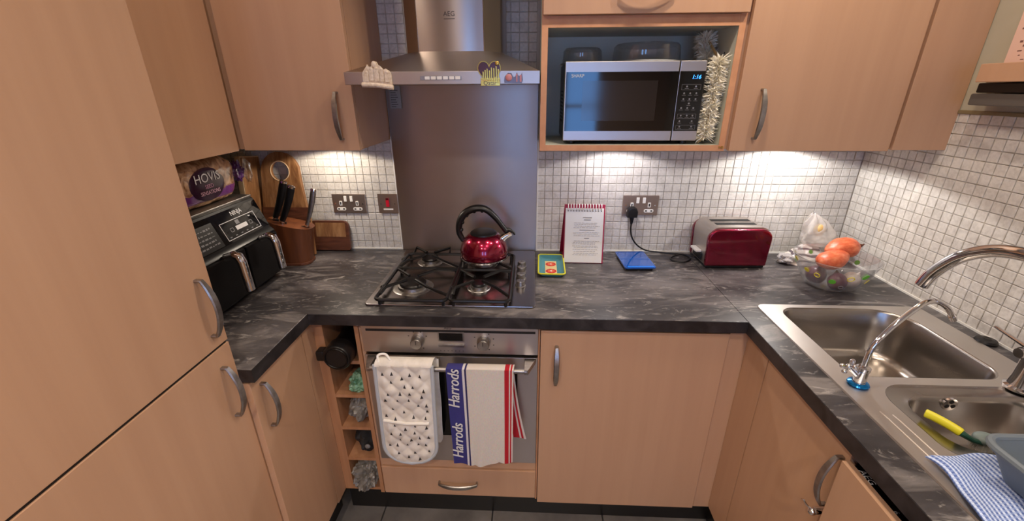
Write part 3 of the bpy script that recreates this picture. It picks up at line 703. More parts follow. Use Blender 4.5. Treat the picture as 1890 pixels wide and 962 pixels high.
mg = t.part('heart', outline(hp_, my-0.004, my), maroon)
t.part('gold_rim', G().tube([(a, my-0.004, b) for a, b in hp_], 0.0014, 6, closed=True), gold, mg)
g = G()
for i, (a, h) in enumerate(((-0.172, 0.022), (-0.166, 0.028), (-0.160, 0.032), (-0.153, 0.026), (-0.147, 0.036), (-0.140, 0.034), (-0.133, 0.040), (-0.127, 0.030))):
    g.box(a, my-0.0065, 1.608-0.002*i % 3, a+0.0042, my-0.0035, 1.608+h*0.8, 0.0006)
g.box(-0.178, my-0.0062, 1.603, -0.120, my-0.0035, 1.6085, 0.0006).ell((-0.128, my-0.005, 1.648), (0.006, 0.002, 0.006), 10, 6)
t.part('skyline', g, gold, mg)
wp = t.part('name_plate', G().box(-0.178, my-0.0058, 1.5865, -0.120, my-0.001, 1.602, 0.001), gold, mg)
t.text('lettering', 'Qatar', 0.0165, maroon, frame((-0.150, my-0.0060, 1.5940), (1,0,0), (0,0,1)), wp)
pink = mat('pink_enamel', srgb(196,130,132), 0.35); grey = mat('grey_metal', srgb(120,112,118), 0.35, 0.8)
t = T('souvenir_magnet', 'small pink and grey skyline magnet at the right end of the hood', 'magnet', (-0.078, my, 1.592), world=True)
mg = t.part('backing', outline([(-0.107, 1.595), (-0.055, 1.594), (-0.052, 1.603), (-0.055, 1.622), (-0.059, 1.612), (-0.066, 1.615), (-0.070, 1.624), (-0.074, 1.612), (-0.080, 1.610), (-0.086, 1.621), (-0.096, 1.622), (-0.106, 1.612), (-0.108, 1.602)], my-0.004, my), grey)
t.part('dome', G().ell((-0.094, my-0.004, 1.609), (0.010, 0.003, 0.010), 14, 8), pink, mg)
t.part('towers', G().box(-0.072, my-0.006, 1.597, -0.068, my-0.003, 1.619, 0.0006).box(-0.061, my-0.006, 1.597, -0.056, my-0.003, 1.616, 0.0006), pink, mg)
# card under the hood
t = T('hanging_card', 'small grey printed card hanging on the splashback below the hood', 'card', (-0.555, -0.012, 1.505), world=True)
cd = t.part('card', G().box(-0.582, -0.014, 1.508, -0.538, -0.0065, 1.592, 0.001), mat('grey_card', srgb(150,150,148), 0.6))
g = G()
for k in range(8): g.box(-0.577, -0.0146, 1.514+k*0.0085, -0.577+0.018+0.012*((k*37) % 10)/10, -0.0139, 1.5165+k*0.0085)
t.part('print_lines', g, M['print_dark'], cd)

# ---------------------------------------------------------------- microwave
M['micro_steel'] = brushed('microwave_silver', srgb(196,192,190), 0.36)
t = T('microwave', 'silver and black microwave oven inside the open wall cupboard', 'microwave', (0.296, -0.16, 1.4045), world=True)
bd = t.part('body', G().box(0.082, -0.282, 1.414, 0.512, -0.030, 1.654, 0.004), M['black_satin'])
g = G()
for fx in (0.11, 0.485):
    for fy in (-0.26, -0.06): g.cyl((fx, fy, 1.4042), (fx, fy, 1.415), 0.012, n=14)
t.part('feet', g, M['black_plastic'])
g = G()
for k in range(9): g.box(0.0808, -0.20, 1.47+k*0.012, 0.0822, -0.10, 1.475+k*0.012)
t.part('vents', g, M['dark'], bd)
dr = t.part('door', G().box(0.079, -0.302, 1.4165, 0.4325, -0.283, 1.6565, 0.003), M['micro_steel'])
gl_ = t.part('door_glass', G().box(0.083, -0.3035, 1.4475, 0.4315, -0.3015, 1.626), M['black_gloss'], dr)
t.part('window_mesh', G().box(0.136, -0.3040, 1.480, 0.371, -0.3032, 1.600), mat('window_tint', srgb(34,31,31), 0.10), gl_)
t.text('lettering', 'SHARP', 0.0135, M['print_light'], frame((0.119, -0.3042, 1.6145), (1,0,0), (0,0,1)), gl_)
cp = t.part('control_panel', G().box(0.4345, -0.302, 1.4165, 0.5155, -0.283, 1.6565, 0.003), M['micro_steel'])
cf = t.part('panel_glass', G().box(0.4365, -0.3035, 1.4475, 0.5135, -0.3015, 1.626), M['black_gloss'], cp)
blue = mat('blue_led', srgb(20,90,255), 0.4); N_, L_, b_ = nodes(blue); b_.inputs['Emission Color'].default_value = (0.03, 0.25, 1.0, 1); b_.inputs['Emission Strength'].default_value = 4.0
t.text('clock_display', '1:16', 0.0165, blue, frame((0.487, -0.3042, 1.609), (1,0,0), (0,0,1)), cf, shear=0.2)
g = G()
def ring(g, x0, z0, x1, z1, w=0.0006, y=-0.3040):
    g.box(x0, y, z0, x1, y+0.0006, z0+w).box(x0, y, z1-w, x1, y+0.0006, z1).box(x0, y, z0, x0+w, y+0.0006, z1).box(x1-w, y, z0, x1, y+0.0006, z1)
ring(g, 0.446, 1.572, 0.505, 1.588); ring(g, 0.444, 1.486, 0.503, 1.500); ring(g, 0.443, 1.452, 0.505, 1.466)
for zz, xs in ((1.580, (0.462, 0.490)), (1.560, (0.456, 0.475, 0.494)), (1.543, (0.456, 0.475, 0.494)), (1.530, (0.475,)), (1.516, (0.453, 0.472, 0.491)), (1.493, (0.455, 0.474, 0.492)), (1.476, (0.453, 0.492)), (1.459, (0.455, 0.493))):
    for xx in xs: g.cyl((xx, -0.3040, zz+0.002), (xx, -0.3034, zz+0.002), 0.0028, n=8).box(xx-0.006, -0.3040, zz-0.0042, xx+0.006, -0.3034, zz-0.0032)
t.part('button_marks', g, M['print_dim'], cf)
# clear plastic on top
def clearmat(name, tint=(0.95,0.95,0.95), refl=0.08, milk=0.0):
    m = bpy.data.materials.new(name); m.use_nodes = True; N, L = m.node_tree.nodes, m.node_tree.links
    for n in list(N): N.remove(n)
    o = N.new('ShaderNodeOutputMaterial'); tr = N.new('ShaderNodeBsdfTransparent'); tr.inputs[0].default_value = tint+(1,)
    gl = N.new('ShaderNodeBsdfGlossy'); gl.inputs['Roughness'].default_value = 0.05
    lw = N.new('ShaderNodeLayerWeight'); lw.inputs[0].default_value = 0.25
    mr = N.new('ShaderNodeMapRange'); mr.inputs[3].default_value = refl; mr.inputs[4].default_value = 0.7; L.new(lw.outputs['Facing'], mr.inputs[0])
    mx = N.new('ShaderNodeMixShader'); L.new(mr.outputs[0], mx.inputs[0]); L.new(tr.outputs[0], mx.inputs[1]); L.new(gl.outputs[0], mx.inputs[2]); 
    if milk:
        df = N.new('ShaderNodeBsdfDiffuse'); df.inputs[0].default_value = (0.85, 0.85, 0.85, 1); m2 = N.new('ShaderNodeMixShader'); m2.inputs[0].default_value = milk
        L.new(mx.outputs[0], m2.inputs[1]); L.new(df.outputs[0], m2.inputs[2]); L.new(m2.outputs[0], o.inputs[0])
    else: L.new(mx.outputs[0], o.inputs[0])
    return m
M['clear'] = clearmat('clear_plastic')
M['clear_soft'] = clearmat('clear_film', (0.93,0.93,0.93), 0.12)
t = T('microwave_cover', 'clear plastic domed plate cover lying on top of the microwave', 'plate cover', (0.362, -0.150, 1.655))
dm = t.part('dome', G().lathe([(0.118, 0.004), (0.112, 0.010), (0.108, 0.052), (0.100, 0.060), (0.03, 0.066), (0.012, 0.067)], n=48), M['clear'])
t.part('rim', G().lathe([(0.114, 0.0), (0.124, 0.002), (0.124, 0.006), (0.114, 0.008)], n=48), mat('frosted_rim', srgb(190,192,190), 0.3), dm)
t = T('plastic_tub', 'small clear plastic tub upside down at the left on the microwave', 'tub', (0.150, -0.110, 1.655))
t.part('tub', G().lathe([(0.070, 0.0), (0.066, 0.044), (0.058, 0.052), (0.0, 0.053)], n=36), M['clear'])
t.part('rim', G().lathe([(0.069, 0.0), (0.075, 0.001), (0.075, 0.004), (0.069, 0.005)], n=36), mat('tub_rim', srgb(120,122,120), 0.3))
# fluffy duster squeezed beside the microwave
def fluff(path, rad, n, seed):
    rr = random.Random(seed); g = G(); P = smooth_path(path, 8); m = len(P)-1
    for _ in range(n):
        f = rr.random()*m; i = min(int(f), m-1); p = P[i].lerp(P[i+1], f-i); d = (P[i+1]-P[i]).normalized()
        a = rr.uniform(0, 2*PI); s = Vector((math.cos(a), math.sin(a), 0)); s = (s-d*s.dot(d)).normalized()
        l = rad*rr.uniform(0.55, 1.25); dr = (s+d*rr.uniform(-0.3, 0.8)+Vector((rr.uniform(-.4,.4), rr.uniform(-.4,.4), rr.uniform(-.4,.4)))).normalized()
        w = dr.cross(Vector((rr.random()-.5, rr.random()-.5, rr.random()-.5))).normalized()*rr.uniform(0.0012, 0.0024)
        c = Vector((rr.uniform(-1,1), rr.uniform(-1,1), rr.uniform(-1.2,.6)))*rad*0.28
        q = p+dr*l*0.45; q2 = p+dr*l*0.8+c*0.45; e = p+dr*l+c
        g.add([p-w*.5, p+w*.5, q+w, q-w, q2+w*.8, q2-w*.8, e], [(0,1,2,3), (3,2,4,5), (5,4,6)])
    return g
fl = mat('cream_feathers', srgb(250,244,226), 0.8, Subsurface_Weight=0.0)
t = T('feather_duster', 'fluffy cream feather duster wedged upright beside the microwave', 'duster', (0.548, -0.235, 1.4045), world=True)
dp = [(0.545, -0.285, 1.425), (0.550, -0.285, 1.50), (0.556, -0.283, 1.60), (0.560, -0.280, 1.655)]
st = t.part('stick', G().tube([(0.534, -0.265, 1.4048)]+dp+[(0.558, -0.17, 1.72)], 0.004, 8), mat('cane_handle', srgb(190,160,110), 0.6))
t.part('feathers', fluff(dp, 0.031, 2400, 3), fl, st)
t.part('feathers', fluff([(0.552, -0.19, 1.665), (0.552, -0.15, 1.735)], 0.034, 1000, 8), fl, st)
# ---------------------------------------------------------------- sink
from mathutils.geometry import tessellate_polygon
t = T('sink', 'stainless steel one-and-a-half bowl sink with drainer set into the right worktop', 'sink', (0.98, -0.9, WT), world=True)
SZ = WT+0.0042
outer = rrect(0.722, -1.62, 1.236, -0.488, 0.025, 6)
mb = rrect(0.778, -0.866, 1.156, -0.508, [0.10, 0.055, 0.045, 0.060], 8)
hb0 = rrect(0.800, -1.125, 1.180, -0.893, [0.08, 0.07, 0.05, 0.05], 8)
loops = [outer, mb, hb0]
allp = [p for l in loops for p in l]
tris = tessellate_polygon([[Vector((a, b, 0)) for a, b in l] for l in loops])
g = G().add([(a, b, SZ) for a, b in allp], [tuple(x) for x in tris])
n = len(outer); o2 = [(0.980+(a-0.980)*1.006, -1.05+(b+1.05)*1.0035) for a, b in outer]
g.add([(a, b, SZ) for a, b in outer]+[(a, b, WT+0.0004) for a, b in o2], [(i, (i+1) % n, n+(i+1) % n, n+i) for i in range(n)])
dk = t.part('deck', g, M['sinksteel'], sharp=25)
def inset(l, d):
    m = len(l); out = []
    for i in range(m):
        a, b, c = Vector(l[i-1]), Vector(l[i]), Vector(l[(i+1) % m]); tg_ = (c-a); tg_ = tg_.normalized() if tg_.length > 1e-9 else Vector((1, 0))
        nrm = Vector((-tg_.y, tg_.x)); out.append(tuple(b+nrm*d))
    return out
def loft(secs, close=True):
    g = G(); m = len(secs[0][0])
    for l, z in secs: g.v += [(a, b, z) for a, b in l]
    for s in range(len(secs)-1):
        for i in range(m): g.f.append((s*m+i, s*m+(i+1) % m, (s+1)*m+(i+1) % m, (s+1)*m+i))
    if close: g.f.append(tuple(range((len(secs)-1)*m, len(secs)*m)))
    return g
mainb = t.part('bowl', loft([(mb, SZ), (inset(mb, 0.003), SZ-0.0012), (inset(mb, 0.006), SZ-0.006), (inset(mb, 0.012), SZ-0.08), (inset(mb, 0.018), SZ-0.135), (inset(mb, 0.028), SZ-0.152), (inset(mb, 0.044), SZ-0.160)]), M['bowlsteel'], label='large rounded rectangular bowl', sharp=50)
hb1 = rrect(0.832, -1.095, 1.140, -0.925, [0.07, 0.06, 0.055, 0.06], 8)
halfb = t.part('half_bowl', loft([(hb0, SZ), (inset(hb0, 0.004), SZ-0.003), (inset(hb0, 0.009), SZ-0.0045), (hb1, SZ-0.0055), (inset(hb1, 0.003), SZ-0.008), (inset(hb1, 0.007), SZ-0.02), (inset(hb1, 0.016), SZ-0.085), (inset(hb1, 0.030), SZ-0.105), (inset(hb1, 0.045), SZ-0.110)]), M['bowlsteel'], label='small rinsing bowl', sharp=50)
t.part('waste', G().lathe([(0.040, 0.0), (0.038, 0.003), (0.028, 0.002), (0.010, 0.001), (0, 0.004)], (0.965, -0.69, SZ-0.160), 28), M['chrome'], mainb)
g = G().tube([(0.955, -0.931, 0.893), (0.955, -0.9365, 0.893)], 0.0165, 24)
ov = t.part('overflow', g, M['chrome'], halfb)
g = G()
for k in range(3):
    a = R(90+120*k); cx, cz = 0.955+0.008*math.cos(a), 0.893+0.008*math.sin(a); g.cyl((cx, -0.9362, cz), (cx, -0.9372, cz), 0.0052, n=12)
t.part('overflow_holes', g, M['dark'], ov)
for k, (xx, ys) in enumerate(((0.752, -0.99), (0.772, -1.00), (0.792, -1.02), (0.815, -1.04), (0.86, -1.135), (0.90, -1.135), (0.94, -1.135), (0.98, -1.135), (1.02, -1.135), (1.06, -1.135), (1.10, -1.135), (1.14, -1.135))):
    if k > 1 and k < 4: ys = -1.135
    t.part('drainer_ridge', G().tube([(xx, ys, SZ-0.001), (xx, ys-0.02, SZ+0.0003), (xx, -1.56, SZ+0.0003), (xx, -1.575, SZ-0.001)], 0.0022, 6), M['sinksteel'], dk)
# mixer tap
t = T('mixer_tap', 'chrome kitchen mixer tap with a swan-neck spout at the back of the sink', 'tap', (1.138, -0.897, SZ), world=True)
bd = t.part('body', G().lathe([(0.030, 0.0), (0.030, 0.006), (0.024, 0.010), (0.0215, 0.030), (0.0205, 0.085), (0.024, 0.090), (0.024, 0.106), (0.019, 0.112), (0.0, 0.112)], (1.138, -0.897, SZ), 32), M['chrome'])
sp = [(1.138, -0.897, SZ+0.10), (1.138, -0.897, 1.14), (1.134, -0.882, 1.187), (1.126, -0.848, 1.213), (1.112, -0.800, 1.218), (1.098, -0.748, 1.205), (1.084, -0.700, 1.170), (1.073, -0.664, 1.115), (1.068, -0.648, 1.066)]
t.part('spout', G().tube(smooth_path(sp, 7), 0.0165, 20), M['chrome'], bd)
lv = t.part('lever', G().tube([(1.138, -0.880, SZ+0.098), (1.140, -0.850, SZ+0.100), (1.146, -0.790, SZ+0.104)], [0.007, 0.005, 0.0042], 10), M['chrome'], bd)
g = G().tube([(1.138-0.036, -0.897, SZ+0.098), (1.138+0.036, -0.897, SZ+0.098)], 0.014, 18)
g.cyl((1.138-0.044, -0.897, SZ+0.098), (1.138-0.036, -0.897, SZ+0.098), 0.011, n=16)
t.part('valve', g, M['chrome'], bd)
# small filter tap
t = T('filter_tap', 'slim chrome drinking-water tap with a bright blue base ring', 'tap', (0.768, -0.897, SZ), world=True)
bd = t.part('body', G().lathe([(0.016, 0.006), (0.013, 0.010), (0.013, 0.040), (0.0145, 0.042), (0.0145, 0.050), (0.011, 0.053), (0.0, 0.053)], (0.768, -0.897, SZ), 28), M['chrome'])
t.part('blue_ring', G().lathe([(0.013, 0.001), (0.021, 0.001), (0.023, 0.004), (0.021, 0.007), (0.014, 0.0095)], (0.768, -0.897, SZ), 36), mat('blue_metallic', srgb(20,120,190), 0.15, 0.7), bd, 'bright blue washer')
t.part('base_collar', G().lathe([(0.017, -0.003), (0.017, 0.001), (0.0, 0.001)], (0.768, -0.897, SZ), 24), M['chrome'], bd)
ca, sa = math.cos(R(16)), math.sin(R(16))
sp = smooth_path([(0.768+d*ca, -0.897+d*sa, z) for d, z in ((0, SZ+0.048), (0.0, 0.990), (0.006, 1.025), (0.046, 1.072), (0.098, 1.112), (0.125, 1.122), (0.155, 1.118), (0.196, 1.096), (0.226, 1.066))], 7)
t.part('spout', G().tube(sp, 0.0062, 14), M['chrome'], bd)
t.part('nozzle', G().tube([sp[-3], sp[-1], sp[-1]+(sp[-1]-sp[-3]).normalized()*0.006], 0.0078, 14), M['chrome'], bd)
g = G(); h0 = Vector((0.752, -0.903, SZ+0.032)); h1 = Vector((0.734, -0.895, SZ+0.050))
g.tube([h0, h1], 0.006, 12)
ax = (h1-h0).normalized(); e1 = ax.cross(Vector((0, 0, 1))).normalized(); e2 = ax.cross(e1)
for k in range(4):
    a = R(45+90*k); tip = h1+(e1*math.cos(a)+e2*math.sin(a))*0.017; g.tube([h1, tip], 0.0035, 8).ell(tuple(tip), (0.0062,)*3, 12, 8)
g.ell(tuple(h1), (0.007,)*3, 12, 8)
t.part('cross_handle', g, M['chrome'], bd, 'chrome cross handle with ball ends')
# things on the sink
single('sink_plug', G().lathe([(0.0, 0.012), (0.008, 0.014), (0.012, 0.011), (0.022, 0.010), (0.025, 0.004), (0.024, 0.0), (0.0, 0.0)], (1.258, -0.690, WT+0.0005), 28), M['black_plastic'], 'black rubber plug lying on the worktop behind the sink', 'sink plug', (1.258, -0.690, WT))
t = T('dish_brush', 'dish brush with a yellow handle resting on the edge of the small bowl', 'brush', (0.87, -1.02, SZ), world=True)
hp = [(0.838, -0.998, 0.921), (0.846, -1.009, 0.921), (0.861, -1.030, 0.918), (0.872, -1.048, 0.914)]
h = t.part('handle', G().tube(smooth_path(hp, 6), [0.0075]+[0.0098]*17+[0.008], 12, flat=0.75), mat('yellow_plastic', srgb(214,206,40), 0.4), label='bright yellow handle')
t.part('neck', G().tube([(0.871, -1.047, 0.914), (0.886, -1.060, 0.907), (0.902, -1.062, 0.904)], [0.007, 0.005, 0.006], 10), mat('green_plastic', srgb(30,72,60), 0.4))
hd = t.part('head', G().ell((0.914, -1.056, 0.908), (0.022, 0.018, 0.011), 18, 10), mat('grey_brush_head', srgb(108,122,120), 0.5))
rr = random.Random(2); g = G()
for _ in range(500):
    a = rr.uniform(0, 2*PI); q = rr.uniform(0.2, 1); px, py = 0.914+0.018*q*math.cos(a), -1.056+0.015*q*math.sin(a)
    g.add([(px-.0006, py, 0.902), (px+.0006, py, 0.902), (px+0.004*math.cos(a), py+0.004*math.sin(a), 0.882)], [(0, 1, 2)])
t.part('bristles', g, mat('bristles', srgb(190,190,180), 0.7), hd)
def clothmat():
    m = mat('blue_check_cloth', srgb(190,205,232), 0.95); N, L, b = nodes(m); uv = N.new('ShaderNodeUVMap')
    def wv(sc, rot):
        mp = N.new('ShaderNodeMapping'); mp.inputs['Rotation'].default_value = (0, 0, R(rot)); L.new(uv.outputs[0], mp.inputs[0])
        w = N.new('ShaderNodeTexWave'); w.inputs['Scale'].default_value = sc; w.inputs['Distortion'].default_value = 0.6; w.inputs['Detail'].default_value = 1; L.new(mp.outputs[0], w.inputs['Vector'])
        c = N.new('ShaderNodeValToRGB'); c.color_ramp.elements[0].position = 0.42; c.color_ramp.elements[1].position = 0.62; L.new(w.outputs['Fac'], c.inputs[0]); return c
    a = wv(10.5, 0); c2 = wv(15, 90)
    mx = N.new('ShaderNodeMix'); mx.data_type = 'RGBA'; mx.inputs[6].default_value = srgb(86,108,168); mx.inputs[7].default_value = srgb(206,218,240); L.new(a.outputs[0], mx.inputs[0])
    m2 = N.new('ShaderNodeMix'); m2.data_type = 'RGBA'; m2.inputs[7].default_value = srgb(150,172,216); L.new(mx.outputs[2], m2.inputs[6])
    ml = N.new('ShaderNodeMath'); ml.operation = 'MULTIPLY_ADD'; ml.inputs[1].default_value = -0.55; ml.inputs[2].default_value = 0.55; L.new(c2.outputs[0], ml.inputs[0]); L.new(ml.outputs[0], m2.inputs[0])
    L.new(m2.outputs[2], b.inputs['Base Color']); return m
def clf(u, v):
    x = 0.738+0.012*math.sin(v*9+0.6)+(0.03+0.24)*u-0.006; y = -1.118-0.30*v-0.006*math.sin(u*14)*(1-v)
    z = SZ+0.006+0.0045*(1+math.sin(u*17+v*6))*0.7+0.003*math.sin(v*20+u*5)
    if u < 0.03: z -= 0.003
    return (x, y, z)
g = G().grid(clf, 60, 60)
def clf2(u, v): x, y, z = clf(u, v); return (x, y, z-0.0022)
g.grid(clf2, 60, 60)
single('dish_cloth', g, clothmat(), 'blue and white checked dish cloth spread on the drainer', 'cloth', (0.86, -1.25, SZ), sharp=80)
t = T('washing_up_bowl', 'grey plastic washing-up bowl standing on the checked cloth', 'plastic bowl', (0.98, -1.34, SZ+0.017), world=True)
z0 = SZ+0.0165; L0 = rrect(0.812, -1.500, 1.140, -1.168, 0.026, 6); L1 = rrect(0.784, -1.530, 1.165, -1.150, 0.028, 6)
gm = mat('grey_plastic', srgb(104,114,122), 0.45)
t.part('tub', loft([(inset(L0, 0.01), z0), (L0, z0+0.004), (L1, z0+0.068), (inset(L1, 0.004), z0+0.068), (inset(L0, 0.006), z0+0.008), (inset(L0, 0.014), z0+0.006)]), gm, sharp=50)
t.part('rim', G().tube([(a, b, z0+0.069) for a, b in inset(L1, -0.002)], 0.0065, 8, closed=True), gm)

# ---------------------------------------------------------------- sockets
def double_socket(x0, x1, z0, z1, label, plug=False):
    t = T('wall_socket', label, 'socket', ((x0+x1)/2, 0.0, z0), world=True); y = -0.0005
    pm = mat('bronze_chrome_plate', srgb(176,160,150), 0.30, 0.85)
    pl = t.part('plate', G().box(x0, y-0.007, z0, x1, y, z1, 0.0025), pm); cx = (x0+x1)/2; cz = (z0+z1)/2
    for s in (-1, 1): t.part('switch', G().box(cx+s*0.013-0.006, y-0.0115, cz+0.010, cx+s*0.013+0.006, y-0.0065, cz+0.034, 0.0012), M['white_plastic'], pl)
    for s in (-1, 1):
        c = cx+s*0.036
        g = G().box(c-0.006, y-0.0085, cz-0.008, c+0.006, y-0.0065, cz+0.012, 0.001).prism(rrect(c-0.020, cz-0.030, c+0.020, cz-0.016, 0.006, 4), 'y', y-0.0085, y-0.0065, 0.0005)
        fr = t.part('socket_insert', g, M['white_plastic'], pl)
        g = G().box(c-0.0025, y-0.0092, cz-0.004, c+0.0025, y-0.0083, cz+0.008)
        for q in (-1, 1): g.box(c+q*0.011-0.004, y-0.0092, cz-0.0255, c+q*0.011+0.004, y-0.0083, cz-0.0205)
        t.part('socket_holes', g, M['dark'], fr)
    for s in (-1, 1): t.part('screw', G().cyl((cx+s*0.0605, y-0.0065, cz), (cx+s*0.0605, y-0.0085, cz), 0.003, n=12), M['chrome'], pl)
    return t
double_socket(-0.885, -0.739, 1.078, 1.162, 'chrome double wall socket left of the steel splashback')
double_socket(0.362, 0.510, 1.078, 1.163, 'chrome double wall socket with a black plug, right of the splashback')
t = T('cooker_switch', 'chrome cooker switch with a red rocker at the left of the splashback', 'switch', (-0.641, 0, 1.08), world=True)
pl = t.part('plate', G().box(-0.684, -0.0080, 1.079, -0.598, -0.0047, 1.164, 0.0015), mat('switch_plate', srgb(176,158,146), 0.30, 0.85))
t.part('rocker', G().box(-0.648, -0.0135, 1.108, -0.634, -0.0078, 1.146, 0.0015), mat('red_rocker', srgb(205,20,50), 0.35), pl, 'bright red rocker')
t.part('neon', G().box(-0.647, -0.0138, 1.138, -0.635, -0.0125, 1.147), mat('dark_red', srgb(80,10,20), 0.3), pl)
t.part('label_strip', G().box(-0.662, -0.0086, 1.093, -0.620, -0.0078, 1.100), M['white_plastic'], pl)
for s in (-1, 1): t.part('screw', G().cyl((-0.641+s*0.030, -0.0078, 1.121), (-0.641+s*0.030, -0.0098, 1.121), 0.003, n=12), M['chrome'], pl)
# toaster with plug and cable
t = T('toaster', 'two-slot metallic red and steel toaster on the worktop', 'toaster', (0.785, -0.096, WT), rz=R(2))
hw, dp, ht = 0.124, 0.086, 0.172
prof = rrect(-hw, 0.010, hw, ht-0.004, [0.045, 0.045, 0.006, 0.006], 8)
prof = [(a*(1-0.05*(1-(b/ht))), b) for a, b in prof]
bd = t.part('steel_shell', G().prism([(a*0.985, b) for a, b in prof], 'y', -dp+0.014, dp-0.014), M['steel'])
for s in (-1, 1):
    t.part('side_cover', G().prism([(a*1.012, b*0.965+0.001) for a, b in prof], 'y', s*dp, s*(dp-0.022), 0.007, 3), M['red_metal'], label='curved metallic red side panel')
for yy in (-0.024, 0.024): t.part('slot', G().box(-0.078, yy-0.013, ht-0.006, 0.078, yy+0.013, ht-0.0030), M['dark'], bd)
t.part('base', G().box(-hw*0.93, -dp+0.006, 0.001, hw*0.93, dp-0.006, 0.014, 0.004), M['black_plastic'])
t.part('control_recess', G().box(-hw*0.96-0.004, -0.040, 0.020, -hw*0.93, 0.040, 0.050, 0.003), M['black_plastic'], bd)
t.part('lever', G().box(-hw-0.016, -0.030, 0.050, -hw*0.95, 0.030, 0.060, 0.003), M['white_plastic'], bd)
t = T('power_cable', 'black plug and cable running from the right socket to the toaster', 'cable', (0.400, -0.03, WT+0.003), world=True)
pg = t.part('plug', G().prism([(0.380, 1.075), (0.420, 1.075), (0.422, 1.100), (0.416, 1.114), (0.404, 1.119), (0.390, 1.118), (0.380, 1.108)], 'y', -0.044, -0.0092, 0.006), M['black_plastic'])
t.part('strain_relief', G().tube([(0.400, -0.027, 1.080), (0.401, -0.027, 1.062), (0.401, -0.027, 1.045)], [0.012, 0.008, 0.005], 12), M['black_plastic'], pg)
cz = WT+0.0042
cp_ = [(0.401, -0.027, 1.05), (0.401, -0.028, 1.02), (0.410, -0.026, 0.985), (0.435, -0.022, 0.950), (0.475, -0.020, 0.925), (0.530, -0.022, cz+0.003), (0.590, -0.030, cz), (0.632, -0.045, cz), (0.645, -0.085, cz), (0.610, -0.125, cz), (0.565, -0.110, cz), (0.572, -0.075, cz+0.001), (0.615, -0.055, cz+0.006), (0.655, -0.06, cz+0.002), (0.678, -0.075, cz+0.001)]
t.part('cord', G().tube(smooth_path(cp_, 7), 0.0034, 8), M['black_plastic'])
# kitchen scale
t = T('kitchen_scale', 'flat glossy blue kitchen scale lying on the worktop', 'scale', (0.405, -0.130, WT), rz=R(3))
t.part('platform', G().prism(rrect(-0.062, -0.090, 0.062, 0.088, 0.010, 5), 'z', 0.010, 0.017, 0.002), mat('blue_glass', srgb(14,76,160), 0.07, 0.0, Coat_Weight=1.0), label='glossy blue glass platform')
t.part('front_edge', G().box(-0.050, -0.0895, 0.0172, 0.055, -0.076, 0.0176), mat('bright_blue', srgb(10,110,220), 0.2))
t.part('base', G().prism(rrect(-0.054, -0.080, 0.054, 0.080, 0.012, 5), 'z', 0.0005, 0.0105), M['black_plastic'])
# flip notepad
t = T('flip_notepad', 'spiral flip notepad with a red easel back standing by the splashback', 'notepad', (0.192, -0.10, WT), rz=R(-1.5))
redc = mat('red_card', srgb(150,16,58), 0.5); W2 = 0.076
lean = lambda z: -0.043+0.040*z/0.235
def slab(z0, z1, o, th, x0=-W2, x1=W2):
    return G().add([(x0, lean(z0)+o, z0), (x1, lean(z0)+o, z0), (x1, lean(z1)+o, z1), (x0, lean(z1)+o, z1), (x0, lean(z0)+o+th, z0), (x1, lean(z0)+o+th, z0), (x1, lean(z1)+o+th, z1), (x0, lean(z1)+o+th, z1)], [(0,1,2,3), (7,6,5,4), (0,4,5,1), (1,5,6,2), (2,6,7,3), (3,7,4,0)])
bk = t.part('easel_back', slab(0.001, 0.236, 0.004, 0.0025, -W2-0.004, W2+0.006).add([(-W2-0.004, 0.003, 0.236), (W2+0.006, 0.003, 0.236), (W2+0.006, 0.083, 0.001), (-W2-0.014, 0.083, 0.001), (-W2-0.004, 0.0055, 0.236), (W2+0.006, 0.0055, 0.236), (W2+0.006, 0.0855, 0.001), (-W2-0.014, 0.0855, 0.001)], [(0,1,2,3), (7,6,5,4), (0,4,5,1), (1,5,6,2), (2,6,7,3), (3,7,4,0)]), redc)
g = slab(0.001, 0.030, 0.004, 0.0025).add([(-W2-0.004, lean(0), 0.001), (W2+0.006, lean(0), 0.001), (W2+0.006, 0.085, 0.001), (-W2-0.004, 0.085, 0.001), (-W2-0.004, lean(0), 0.003), (W2+0.006, lean(0), 0.003), (W2+0.006, 0.085, 0.003), (-W2-0.004, 0.085, 0.003)], [(0,1,2,3), (7,6,5,4), (0,4,5,1), (1,5,6,2), (2,6,7,3), (3,7,4,0)])
t.part('foot', g, redc, bk)
pgm = mat('page_in_plastic', srgb(222,220,214), 0.25)
pg = t.part('page', slab(0.004, 0.222, -0.003, 0.006), pgm)
def on_page(x, z): return (x, lean(z)-0.0034, z)
g = G(); rr = random.Random(5)
def line(x0, x1, z, h=0.0011):
    a = lean(z)-0.0036; g.box(x0, a, z, x1, a+0.0004, z+h)
for z, w in ((0.186, 0.018), (0.177, 0.014), (0.136, 0.030), (0.103, 0.010)): line(0.012-w, 0.012+w, z, 0.0022)
for z in (0.165, 0.159, 0.153, 0.146, 0.127, 0.121, 0.114, 0.092, 0.086, 0.080, 0.072, 0.066, 0.058, 0.050, 0.042, 0.036):
    x = -0.045+rr.uniform(0, 0.008); e = 0.066-rr.uniform(0, 0.02)
    while x < e:
        w = rr.uniform(0.004, 0.014); line(x, min(e, x+w), z); x += w+0.0025
t.part('print_lines', g, M['print_dim'], pg)
g = G()
for k in range(13):
    x = -0.066+k*0.011
    g.tube([(x, lean(0.225)+0.004+0.011*math.cos(a), 0.226+0.013*math.sin(a)) for a in [2*PI*i/12 for i in range(12)]], 0.0017, 6, closed=True)
t.part('spiral', g, M['white_plastic'], bk, 'white spiral binding')
g = G()
for k in range(13): g.cyl((-0.066+k*0.011, lean(0.213)-0.0037, 0.213), (-0.066+k*0.011, lean(0.213)-0.002, 0.213), 0.0022, n=8)
t.part('punched_holes', g, M['print_dark'], pg)
